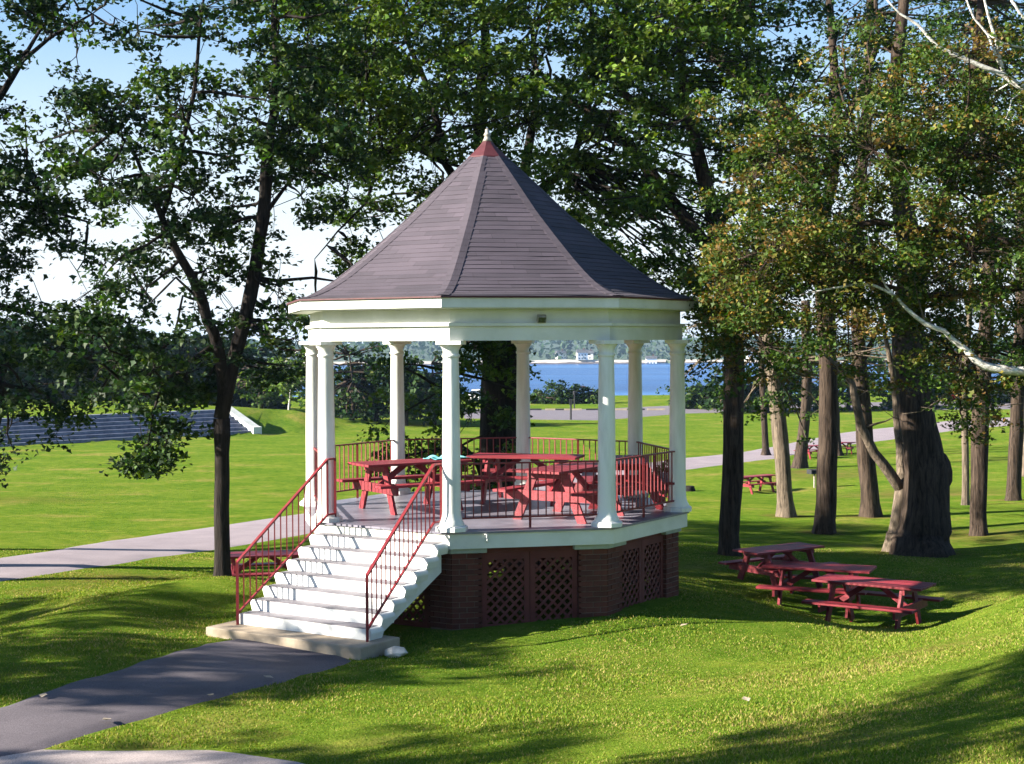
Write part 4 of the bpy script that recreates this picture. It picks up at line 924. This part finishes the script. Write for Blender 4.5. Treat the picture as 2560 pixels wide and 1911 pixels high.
#FURNITURE
def picnic_proto():
    root = empty("picnic_table")
    Lt, H = 1.83, .76
    for k in range(5): bevel(MB().box((0, (k-2)*.148, H-.019), (Lt, .138, .038)).build('table_plank', M_red, root), .004, 1)
    for s in (-1, 1):
        bevel(MB().box((0, s*.655, .445), (Lt, .235, .04)).build('seat_plank', M_red, root), .004, 1)
        MB().box((s*.62, 0, H-.085), (.042, .68, .09)).build('top_batten', M_red, root)
        MB().box((s*.62, 0, .375), (.042, 1.50, .14)).build('seat_bearer', M_red, root)
        for q in (-1, 1):
            l = MB(); l.beam((s*.578, q*.24, H-.045), (s*.578, q*.56, -.02), .042, .135, up=(0, 1, 0)); l.v = [(v[0], v[1], v[2]) for v in l.v]; l.build('leg', M_red, root)
        MB().beam((s*.55, 0, .40), (s*.10, 0, H-.05), .042, .085).build('brace', M_red, root)
    return root
proto = picnic_proto(); used = False
def copy_tree(o, parent=None):
    c = o.copy(); COL.objects.link(c); c.parent = parent
    for ch in list(o.children): copy_tree(ch, c)
    return c
def picnic(x, y, z, rz, label, group, tilt=(0, 0), sc_=1.0):
    global used
    if used: t = copy_tree(proto)
    else: t = proto; used = True
    t.scale = (sc_,)*3; t.location = (x, y, z); t.rotation_euler = (tilt[0], tilt[1], rz); tag(t, label, "picnic table", group); return t
GI, GO = "picnic tables inside the bandstand", "picnic tables on the lawn"
picnic(-1.25, -.12, 0.001, R(31), "red picnic table with a turquoise cloth on it, left one inside the bandstand", GI, sc_=.98)
picnic(1.13, -1.32, 0.001, R(57), "red picnic table in the bandstand nearest the front railing, its end frame sunlit", GI, sc_=.98)
picnic(.55, .92, 0.001, R(-16), "red picnic table with the brightest sunlit top, back middle of the bandstand floor", GI, sc_=.98)
picnic(2.12, .28, 0.001, R(84), "red picnic table behind the right corner railing of the bandstand", GI, sc_=.95)
def ground_table(px, py, dmin, rz, label, dz=0, dep=None):
    p = hit(px, py, dmin) if not dep else P(px, py, dep)
    if dep: p[2] = gz(p[0], p[1])
    ex, ey = math.cos(rz), math.sin(rz); s1 = (gz(p[0]+ex*.9, p[1]+ey*.9)-gz(p[0]-ex*.9, p[1]-ey*.9))/1.8; s2 = (gz(p[0]-ey*.6, p[1]+ex*.6)-gz(p[0]+ey*.6, p[1]-ex*.6))/1.2
    t = picnic(p[0], p[1], p[2]+dz, rz, label, GO, sc_=1.12 if dep and dep < 29.3 else 1.0); 
    if dep: return t
    n = Vector((ex*-s1+ey*s2, ey*-s1-ex*s2, 1)).normalized(); t.rotation_euler = (n.to_track_quat('Z', 'Y').to_matrix() @ Matrix.Rotation(0, 3, 'Z')).to_euler()
    zx = Vector((ex, ey, 0)); zx = (zx-n*zx.dot(n)).normalized(); zy = n.cross(zx); t.rotation_euler = Matrix((zx, zy, n)).transposed().to_euler(); return t
ground_table(2183, 1558, 24, R(-35), "sunlit red picnic table in the shadow of the grove, closest one on the right lawn", dep=27.6)
ground_table(2048, 1528, 25, R(-24), "red picnic table with five sunlit plank ends, just behind the closest lawn table", dep=29.2)
ground_table(1947, 1462, 26, R(34), "picnic table in deep shade at the foot of the tree nearest the bandstand", dep=30.2)
ground_table(1890, 1232, 40, R(25), "small far red picnic table in the sun left of the leaning grey tree")
ground_table(2035, 1146, 50, R(20), "far red picnic table beside the pale path, left of a dark trunk")
ground_table(2100, 1137, 50, R(-30), "far red picnic table beside the pale path, right of a dark trunk")
ground_table(660, 1435, 24, R(12), "shaded red picnic table behind the left stair railing near the forked maple", dep=29.5)
# turquoise cloth on the left table
cv = []; n = 26
for i in range(n):
    for j in range(n):
        u, v = i/(n-1)-.5, j/(n-1)-.5; rr = math.hypot(u, v)
        z = .05*abs(math.sin(9*u+3*v)*math.cos(7*v-4*u))+.03*math.sin(17*u*v+11*u)+.02*math.sin(23*v)
        x = u*.62+.03*math.sin(11*v); y = v*.34+.03*math.sin(13*u); cv.append((x, y, max(.004, z*(1-1.2*rr)+.012)))
cl = mesh_obj("cloth", cv, [(i*n+j, (i+1)*n+j, (i+1)*n+j+1, i*n+j+1) for i in range(n-1) for j in range(n-1)], M_cloth, None, True)
cl.location = (-1.25+.55, -.12+.34, .752); cl.rotation_euler = (0, 0, R(31)); tag(cl, "crumpled turquoise cloth lying on the left picnic table in the bandstand", "cloth")
sm = cl.modifiers.new("thick", 'SOLIDIFY'); sm.thickness = .006

# stone, stump, grill
def rock(name, c, s, seed, label, cat, mat=M_stone):
    r2 = np.random.default_rng(seed); mb = MB(); pts = r2.normal(0, 1, (26, 3)); pts /= np.linalg.norm(pts, axis=1)[:, None]; pts *= np.array(s)
    me = bpy.data.meshes.new(name); import bmesh; bm = bmesh.new()
    for p in pts: bm.verts.new(p)
    bmesh.ops.convex_hull(bm, input=bm.verts); bmesh.ops.delete(bm, geom=[v for v in bm.verts if not v.link_faces], context='VERTS'); bmesh.ops.triangulate(bm, faces=bm.faces); bm.to_mesh(me); bm.free(); me.materials.append(mat)
    o = bpy.data.objects.new(name, me); COL.objects.link(o); o.location = c; bevel(o, .01, 2); return tag(o, label, cat)
p = hit(990, 1642, 15); rock("stone", (p[0], p[1], p[2]+.05), (.155, .12, .085), 3, "pale flat stone lying in the grass beside the concrete slab", "stone")
p = hit(1722, 1228, 30); st = empty("tree_stump", tuple(p)); tag(st, "low dark stump on the lawn just behind the bandstand's right column", "tree stump")
MB().lathe([(.34, -.1), (.30, .05), (.26, .16), (.25, .22), (.20, .235)], 12).build('stump_wood', M_barkd, st, True)
p = hit(2036, 1220, 45); gr = empty("grill", tuple(p), R(20)); tag(gr, "black pedestal charcoal grill on the far lawn among the trunks", "grill")
MB().tube([(0, 0, -.1), (0, 0, .62)], .045, 8).build('post', M_galv, gr); fb = MB()
fb.box((0, 0, .65), (.56, .40, .03)); fb.box((-.27, 0, .75), (.02, .40, .2)); fb.box((.27, 0, .75), (.02, .40, .2)); fb.box((0, .2, .75), (.52, .02, .2)); fb.build('firebox', M_dark, gr)
ggr = MB()
for k in range(9): ggr.box((-.22+k*.055, -.0, .82), (.012, .38, .012))
ggr.box((0, -.19, .82), (.5, .012, .014)); ggr.build('grate', M_dark, gr)

# terraced steps
def SP(t, s): q = SL0+SDIR*t+SNRM*s; return q
zb_ = gz(*SP(10, -1.2)); ts = empty("terrace_steps", (*SP(10, 0), zb_)); tag(ts, "wide flight of grey concrete terrace steps cut into the bank left of the lawn", "steps")
o3 = np.array([*SP(10, 0), zb_]); NT = 7; rs = UP/NT+.012; tr = .55
for k in range(NT):
    zt = rs*(k+1); a, b_ = SP(-26, k*tr), SP(SLEN-.3, k*tr); c, e = SP(SLEN-.3, (k+1)*tr+.12), SP(-26, (k+1)*tr+.12)
    MB().prism([a-o3[:2], b_-o3[:2], c-o3[:2], e-o3[:2]], (zt-rs-.9) if k == 0 else zt-rs-.5, zt).build('step', M_steps, ts)
sw = MB(); L0 = [(-.35, -.6), (-.35, .50), (.0, .55), (NT*tr-.2, UP+.32), (NT*tr+.5, UP+.30), (NT*tr+.5, -.6)]
vs = [np.array([*(SP(SLEN-.3+w, s)-o3[:2]), z]) for w in (0, .75) for s, z in L0]; n = len(L0)
mesh_obj('side_wall', vs, [tuple(range(n)), tuple(range(2*n-1, n-1, -1))]+[(i, n+i, n+(i+1) % n, (i+1) % n) for i in range(n)], M_trim, ts)

# parking: wheel stops, posts, cars
for k, (x, w) in enumerate([(1332, 0), (1385, 0), (1410, 0), (1432, 0), (1487, 0), (1558, 0), (1590, 0), (1640, 0)]):
    p = hit(x, 1027, 90); o = MB().prism([(-.9, -.09), (.9, -.09), (.9, .09), (-.9, .09)], 0, .16)
    o.v = [(v[0], v[1]*(.7 if v[2] > .1 else 1), v[2]) for v in o.v]; oo = o.build("wheel_stop", M_conc if k % 2 else M_dark, None); oo.location = (p[0], p[1], p[2]+.05)
    tag(oo, ["leftmost wheel stop, beside the last back column", "pale wheel stop left of the signpost", "wheel stop just left of the signpost", "wheel stop just behind the lamp post", "wheel stop right of the lamp post", "wheel stop left of the front right column", "wheel stop seen between the two right columns", "rightmost wheel stop before the right columns"][k], "wheel stop", "wheel stops along the parking lot")
p = hit(1427, 1050, 90); lp = empty("signpost", tuple(p)); tag(lp, "short dark post with a box on top standing before the parking lot", "post")
MB().tube([(0, 0, -.2), (0, 0, 1.45)], .09, 8).build('pole', M_dark, lp); MB().box((0, 0, 1.65), (.28, .22, .5)).build('post_box', M_dark, lp)
p = hit(1436, 1026, 90); lp = empty("lamp_post", tuple(p)); tag(lp, "thin lamp post at the shore side of the parking lot", "lamp post")
MB().tube([(0, 0, -.2), (0, 0, 1.55)], [.07, .05], 8).build('pole', M_dark, lp); MB().lathe([(.06, 1.55), (.12, 1.6), (.15, 1.85), (.17, 1.9), (.04, 2.0)], 10).build('lamp_head', M_dark, lp)
def car(x, y, z, rz, mat, label):
    c = empty("parked_car", (x, y, z), rz); tag(c, label, "car")
    side = [(-2.2, .35), (-2.2, .85), (-1.9, .98), (1.0, 1.0), (2.0, .88), (2.25, .7), (2.25, .35)]
    def ext(poly, w0, w1, name, m, par):
        n = len(poly); ws = w1 if isinstance(w1, (list, tuple)) else [w1]*n
        vs = [(px_, -w, pz) for (px_, pz), w in zip(poly, ws)]+[(px_, w, pz) for (px_, pz), w in zip(poly, ws)]
        o = mesh_obj(name, vs, [tuple(range(n)), tuple(range(2*n-1, n-1, -1))]+[(i, n+i, n+(i+1) % n, (i+1) % n) for i in range(n)], m, par); return o
    bo = bevel(ext(side, 0, .88, 'body', mat, c), .08, 3); ext([(-1.9, .98), (-1.35, 1.42), (.1, 1.45), (.95, 1.0)], 0, [.8, .66, .66, .8], 'windows', M_glass, c)
    bevel(ext([(-1.38, 1.41), (-1.3, 1.5), (.0, 1.52), (.12, 1.44)], 0, [.68, .62, .62, .68], 'roof', mat, c), .03)
    for q in (-1.4, 1.4):
        for s in (-1, 1):
            w = MB().lathe([(.0, -.1), (.30, -.1), (.33, -.06), (.33, .06), (.30, .1), (.0, .1)], 16); w.v = [(v[0], v[2], v[1]) for v in w.v]
            o = w.build('wheel', M_tyre, c, True); o.location = (q, s*.8, .33)
            r_ = MB().lathe([(.0, -.11), (.19, -.105), (.19, .105), (.0, .11)], 12); r_.v = [(v[0], v[2], v[1]) for v in r_.v]; r_.build('rim', M_galv, o, True)
    return c
p = hit(2505, 1004, 90); car(p[0], p[1], p[2], R(8), M_car, "white parked car beyond the path at the far right edge")
p = hit(2418, 1004, 90); car(p[0], p[1], p[2], R(5), M_car2, "dark red parked car seen between two trunks far right")
p = hit(1205, 1012, 90); car(p[0], p[1]+6, p[2], R(60), M_car, "small white vehicle half hidden by leaves left of the great trunk")

# background trees beyond the upper field and round the shore
def bush_tree(name, x, y, z, rad, hgt, label, pal, n, ls=.5, group=None, th=.3, bark=None, cat="tree", low=.12, lean=None):
    sp_ = []
    lob = [(rng.normal(0, .42*rad), rng.normal(0, .42*rad), hgt*rng.uniform(low+.15, .85), rad*rng.uniform(.4, .62)) for _ in range(9)]
    for _ in range(n):
        l_ = lob[rng.integers(len(lob))]; v = rng.normal(0, 1, 3); v /= np.linalg.norm(v); v *= l_[3]*rng.uniform(.55, 1.05)
        q = np.array([l_[0], l_[1], l_[2]])+v*[1, 1, .9]; q[2] = min(max(q[2], hgt*low), hgt); sp_.append(np.array([x, y, z])+q)
    b = np.array([x, y, z])
    return build_tree(name, label, cat, [([b, b+[.05*rad, 0, hgt*.4], b+[-.05*rad, .1, hgt*.8]], [th, th*.7, th*.25])], np.array(sp_), pal, ls, 14, ls*1.7, bark or M_bark, group, 'plain', flare=1.2, lean_pal=lean, tw=3)
GB = "trees along the far side of the upper field"
row = [(-60, 960, 143, 7, 7.5), (20, 965, 141, 6, 7.2), (85, 962, 145, 7, 7.8), (150, 960, 140, 6, 7), (215, 963, 146, 7, 7.6), (275, 961, 142, 6, 7), (335, 964, 147, 7, 7.4), (400, 962, 141, 6, 6.6), (455, 965, 146, 7, 7), (510, 964, 142, 6, 7.6), (565, 965, 147, 7, 7.2), (620, 965, 150, 7, 7.8)]
words = ["at the left edge", "second from the left edge", "third from the left edge", "fourth from the left edge", "fifth from the left edge", "sixth from the left edge", "behind the middle of the terrace steps", "behind the right third of the terrace steps", "just left of the forked maple's limbs", "between the forked maple's two limbs", "right of the forked maple's trunk", "behind the bright slender tree"]
for (x, y, d, r_, hh), wd in zip(row, words):
    q = P(x, y, d); g_ = gz(q[0], q[1]); bush_tree("background_tree", q[0], q[1], max(g_, -6.5)-.3, r_*.8, hh-.4, "dark bushy tree of the far row, "+wd, 'dark', 170, .85, GB, .3, low=.02, lean=('maple', .25))
q = P(722, 993, 132); bush_tree("background_tree", q[0], q[1], gz(q[0], q[1]), 2.7, 5.9, "bright green slender tree with thin pale stem left of the columns", 'bright', 150, .42, None, .11, M_birch, low=.24)
q = P(655, 985, 137); bush_tree("background_tree", q[0], q[1], gz(q[0], q[1]), 2.6, 5.4, "yellow green tree left of the one with the thin pale stem", 'bright', 130, .42, None, .14, low=.15, lean=('maple', .5))
for x, yb, d, r_, hh, wd in [(880, 1030, 128, 4.2, 7.2, "dark round tree on the bank seen between the left columns"), (940, 1040, 132, 3.0, 5.4, "smaller dark tree right of the round one on the bank"), (1015, 1040, 126, 2.2, 6.2, "dark feathery tree seen past the second back column"), (1085, 1040, 128, 3.4, 6.8, "dark tree left of the great trunk, seen through the bandstand")]:
    q = P(x, yb, d); bush_tree("background_tree", q[0], q[1], gz(q[0], q[1])-.2, r_, hh, wd, 'dark', 150, .5, None, .2, low=.03, lean=('maple', .3))
GH = "shrubs along the shore bank"
for x, y, r_, hh, wd in [(1325, 1001, 1.5, 1.3, "leftmost low part of the shore bushes"), (1360, 1001, 1.8, 1.5, "low shore bush left of the tall rounded one"), (1405, 1001, 1.5, 2.9, "tallest rounded bush on the shore bank"), (1440, 1001, 1.5, 1.8, "low shore bush behind the lamp post"), (1470, 1001, 1.5, 2.4, "rounded shore bush right of the lamp post"), (1500, 1001, 1.2, 1.2, "low shore bush ending at the front right column")]:
    q = P(x, y, 171); bush_tree("shrub", q[0], q[1], gz(q[0], q[1])-.4, r_*1.1, hh+.3, wd, 'dark', 60, .42, GH, .06, low=.0, lean=('maple', .35), cat="shrub")
for x, y, d, r_, hh, wd in [(1850, 1000, 150, 4, 4.5, "small tree behind the straight dark trunk at the shore"), (1960, 1002, 150, 4.5, 5.2, "broad shore tree between the leaning and middle trunks"), (2120, 1003, 150, 5, 5.5, "shore tree left of the huge trunk"), (2250, 1004, 150, 4, 4.5, "shore tree hidden behind the huge trunk"), (2370, 1000, 158, 5, 5.5, "shore tree right of the huge trunk"), (2540, 1000, 158, 5, 6.5, "shore tree behind the white car at the right edge"), (1760, 1003, 158, 3, 2.6, "low shore tree just right of the bandstand")]:
    q = P(x, y, d); bush_tree("background_tree", q[0], q[1], gz(q[0], q[1])-.3, r_, hh, wd, 'dark', 130, .6, None, .2, low=.02, lean=('maple', .3))
# young shrubs behind the bandstand's right side
q = hit(1640, 1140, 30); b_ = P(1645, 1160, 38); bush_tree("shrub", b_[0], b_[1], gz(b_[0], b_[1]), .55, 2.0, "light green sapling behind the two right columns", 'bright', 55, .12, None, .03, cat="shrub", low=.3)
b_ = P(1165, 1200, 31.5); bush_tree("shrub", b_[0], b_[1], gz(b_[0], b_[1]), .8, 2.3, "leafy young growth at the foot of the great trunk behind the railing", 'maple', 60, .13, None, .04, cat="shrub", low=.2)

# far shore: woods and houses
nW = 9000; xw = rng.uniform(-1000, 1300, nW); yw = 1262+np.abs(rng.normal(0, 1, nW))*230; hw_ = far_h(xw, yw)
pc = np.stack([xw, yw, hw_+rng.uniform(0, 5.5, nW)], 1); ftw = leaf_mesh("far_woods", pc, rng.uniform(3.5, 8, nW), None, tint_of('blue', nW), 'plain', up=.3); tag(ftw, "blue green woods covering the far shore of the bay", kind='stuff')
def house(px, d, w, dp, hh, label, rz=0, base=None):
    q = P(px, 900, d); z = float(far_h(np.array([q[0]]), np.array([q[1]]))[0])+.2 if base is None else base
    h_ = empty("house", (q[0], q[1], z), rz); tag(h_, label, "house", "white houses on the far shore")
    MB().box((0, 0, hh/2), (w, dp, hh)).build('wall', M_house, h_)
    rf = MB(); rv_ = [(-w/2-.4, -dp/2-.4, hh), (w/2+.4, -dp/2-.4, hh), (w/2+.4, dp/2+.4, hh), (-w/2-.4, dp/2+.4, hh), (-w/2-.4, 0, hh+dp*.42), (w/2+.4, 0, hh+dp*.42)]
    rf.add(rv_, [(0, 1, 5, 4), (2, 3, 4, 5), (0, 4, 3), (1, 2, 5), (3, 2, 1, 0)]); ro = rf.build('roof', M_roofd, h_); MB().box((w*.2, 0, hh+dp*.45), (.9, .9, 2)).build('chimney', M_brick, ro)
    for fl_ in range(int(hh//2.8)):
        for k in range(int(w//2.6)): MB().box((-w/2+1.5+k*2.6, -dp/2-.03, 1.4+fl_*2.8), (1.0, .08, 1.3)).build('window', M_glass, h_)
house(1455, 1290, 9, 7, 6, "white two storey house on the far shore seen right of the back column", R(6))
house(1473, 1305, 7, 7, 5, "bluish white wing house beside the two storey one on the far shore", R(-5))
house(1402, 1320, 8, 6, 5, "small white house among trees on the far shore, left of the others", R(20))
house(1628, 1290, 9, 6, 5, "white house on the far shore seen between the two right columns", R(0))
house(1880, 1300, 9, 7, 5.5, "white house on the far shore right of the bandstand", R(10))
# ---- off to the left of the view: the trees whose shade falls over the lawn and the road
def shade_tree(x, y, rad, z0, z1, n, label, pal='maple', ls=.2, g=None):
    z = gz(x, y); b = np.array([x, y, z]); s = []
    for _ in range(n):
        v = rng.normal(0, 1, 3); v /= np.linalg.norm(v); v *= rng.uniform(.35, 1)**.6; s.append([x+v[0]*rad, y+v[1]*rad, (z0+z1)/2+v[2]*(z1-z0)/2])
    build_tree("maple_tree", label, "tree", [([b, b+[0, 0, (z0-z)*.7], [x+.3, y, (z0+z1)/2], [x, y, z1-.5]], [.28, .24, .14, .05])], np.array(s), pal, ls, 22, .45, M_bark, None, 'plain')
SHADE = [(-14.0, -15.7, 2.6, 5.8, 12.8, 560, "leafy tree beside the road, just left of the viewer"),
         (-22.0, -14.5, 2.0, 4.5, 9.5, 160, "leafy tree farther left along the road"),
         (-18.5, -8.5, 2.3, 1.8, 7.4, 340, "young leafy tree standing left of the footpath"),
         (-22.0, -5.2, 2.0, 3.6, 7.6, 110, "leafy tree on the left bank beyond the footpath"),
         (-24.0, -1.6, 2.8, 1.6, 6.2, 260, "low spreading tree on the left lawn near the pale path"),
         (-23.0, 4.4, 3.2, 6.2, 13.4, 700, "added unseen tall tree with a high crown, left of the view"),  # added out of view, crown placed to shade the grove and left trees
         (-27.0, 10.5, 4.0, 7.0, 15.2, 750, "added unseen tree, tallest left of the view, behind the others")]  # added out of view to deepen the shade on the grove ground
for a_ in SHADE: shade_tree(*a_[:6], a_[6])

# ---- grass blades on the near lawn
def lawn_blades():
    n = 430000; D = 7.5+(rng.random(n)**1.5)*30; X = rng.uniform(-20, 2580, n)
    px = CAM[0]+D*(AF[0]+AR[0]*(X-CX)/FPX); py = CAM[1]+D*(AF[1]+AR[1]*(X-CX)/FPX)
    z = gzv(px, py)
    # keep off the paths, slab and building
    keep = (np.hypot(px, py) > RD-.12)
    def inside(poly, x, y):
        c = np.zeros(len(x), bool); j = len(poly)-1
        for i in range(len(poly)):
            xi, yi = poly[i][:2]; xj, yj = poly[j][:2]
            c ^= ((yi > y) != (yj > y)) & (x < (xj-xi)*(y-yi)/(yj-yi+1e-12)+xi); j = i
        return c
    fp = [hit(*q)[:2] for q in [(522, 1609), (407, 1637), (260, 1690), (0, 1770), (-250, 1850), (-120, 1930), (100, 1876), (366, 1798), (610, 1731), (888, 1655)]]
    rd = [hit(*q)[:2] for q in [(-400, 1880), (0, 1873), (122, 1871), (545, 1871), (660, 1885), (780, 1914), (900, 2050), (-400, 2300)]]
    keep &= ~inside(fp, px, py); keep &= ~inside(rd, px, py); keep &= ~inside([p[:2] for p in gq], px, py)
    hp_ = [hit(*q, 24)[:2] for q in [(0, 1394), (538, 1316), (758, 1284), (758, 1339), (530, 1377), (271, 1416), (0, 1456)]]
    keep &= ~inside(hp_, px, py)
    px, py, z = px[keep], py[keep], z[keep]; n = len(px); D = D[keep]
    hgt = rng.uniform(.012, .032, n)*(1+.5*(np.sin(px*1.7+py*.6)*np.sin(py*1.3-px*.4))); wv = .0045+.00028*D; az = rng.uniform(0, 6.283, n); ln = rng.normal(0, .5, (n, 2))
    B = np.stack([px, py, z-.006], 1); w = np.stack([np.cos(az), np.sin(az), 0*az], 1)*wv[:, None]
    T = B+np.stack([ln[:, 0]*hgt, ln[:, 1]*hgt, hgt], 1)
    V = np.stack([B-w, B+w, T], 1).reshape(-1, 3); F = np.arange(3*n).reshape(-1, 3)
    o = np_mesh("grass", V, F, M_blade, None, False); tag(o, "short mown grass blades on the near lawn", "grass", kind='stuff')
    base = 1.0*np.array([(.085, .15, .014), (.14, .20, .022), (.20, .215, .035), (.30, .245, .085)]); ci = rng.choice(4, n, p=[.28, .38, .24, .10])
    patch = .5+.5*np.sin(px*.9+1.3*np.sin(py*.7))*np.sin(py*1.1+.8*np.sin(px*.5)); dry = rng.random(n) < .38*patch**2; ci[dry] = 3
    c = base[ci]*(1+rng.normal(0, .12, (n, 1))); col = np.ones((n, 3, 4), np.float32); col[:, :, :3] = np.clip(c, .01, .6)[:, None, :]
    ca = o.data.color_attributes.new("tint", 'FLOAT_COLOR', 'POINT'); ca.data.foreach_set("color", col.ravel())
lawn_blades()
# a few fallen leaves on the footpath and lawn
for k, (x, y) in enumerate([(108, 1752), (672, 1705), (268, 1812), (525, 1750), (1709, 1573), (1866, 1763)]):
    p = hit(x, y, 8); lf_ = MB(); lf_.add([(0, -.06, 0), (-.045, 0, .012), (-.02, .03, .004), (0, .07, .018), (.02, .03, .004), (.045, 0, .015)], [(0, 5, 3), (0, 3, 1), (1, 3, 2), (5, 4, 3)])
    o = lf_.build("fallen_leaf", M_conc, None); o.location = (p[0], p[1], p[2]+.05); o.rotation_euler = (0, 0, k*1.3); tag(o, ["dry tan leaf on the footpath near the left edge", "dry leaf on the footpath by its right grass edge", "dry leaf low on the footpath near the road", "dry leaf in the middle of the footpath", "dry tan leaf on the lawn right of the brick base", "pale leaf on the bright lawn in the lower right"][k], "leaf", "dry leaves fallen on the path and lawn")

# ---- air over the bay
hz = bpy.data.materials.new("haze"); hz.use_nodes = True; nt = hz.node_tree; nt.nodes.clear(); out = nt.nodes.new("ShaderNodeOutputMaterial"); pv = nt.nodes.new("ShaderNodeVolumePrincipled")
pv.inputs['Color'].default_value = (.45, .66, 1, 1); pv.inputs['Density'].default_value = .00011; pv.inputs['Anisotropy'].default_value = .2
nt.links.new(pv.outputs[0], out.inputs['Volume'])
hb = MB().box((0, 1700, -5.0), (3600, 4200, 60)).build("haze", hz, None); tag(hb, "thin blue air between the park and the far shore", kind='stuff')
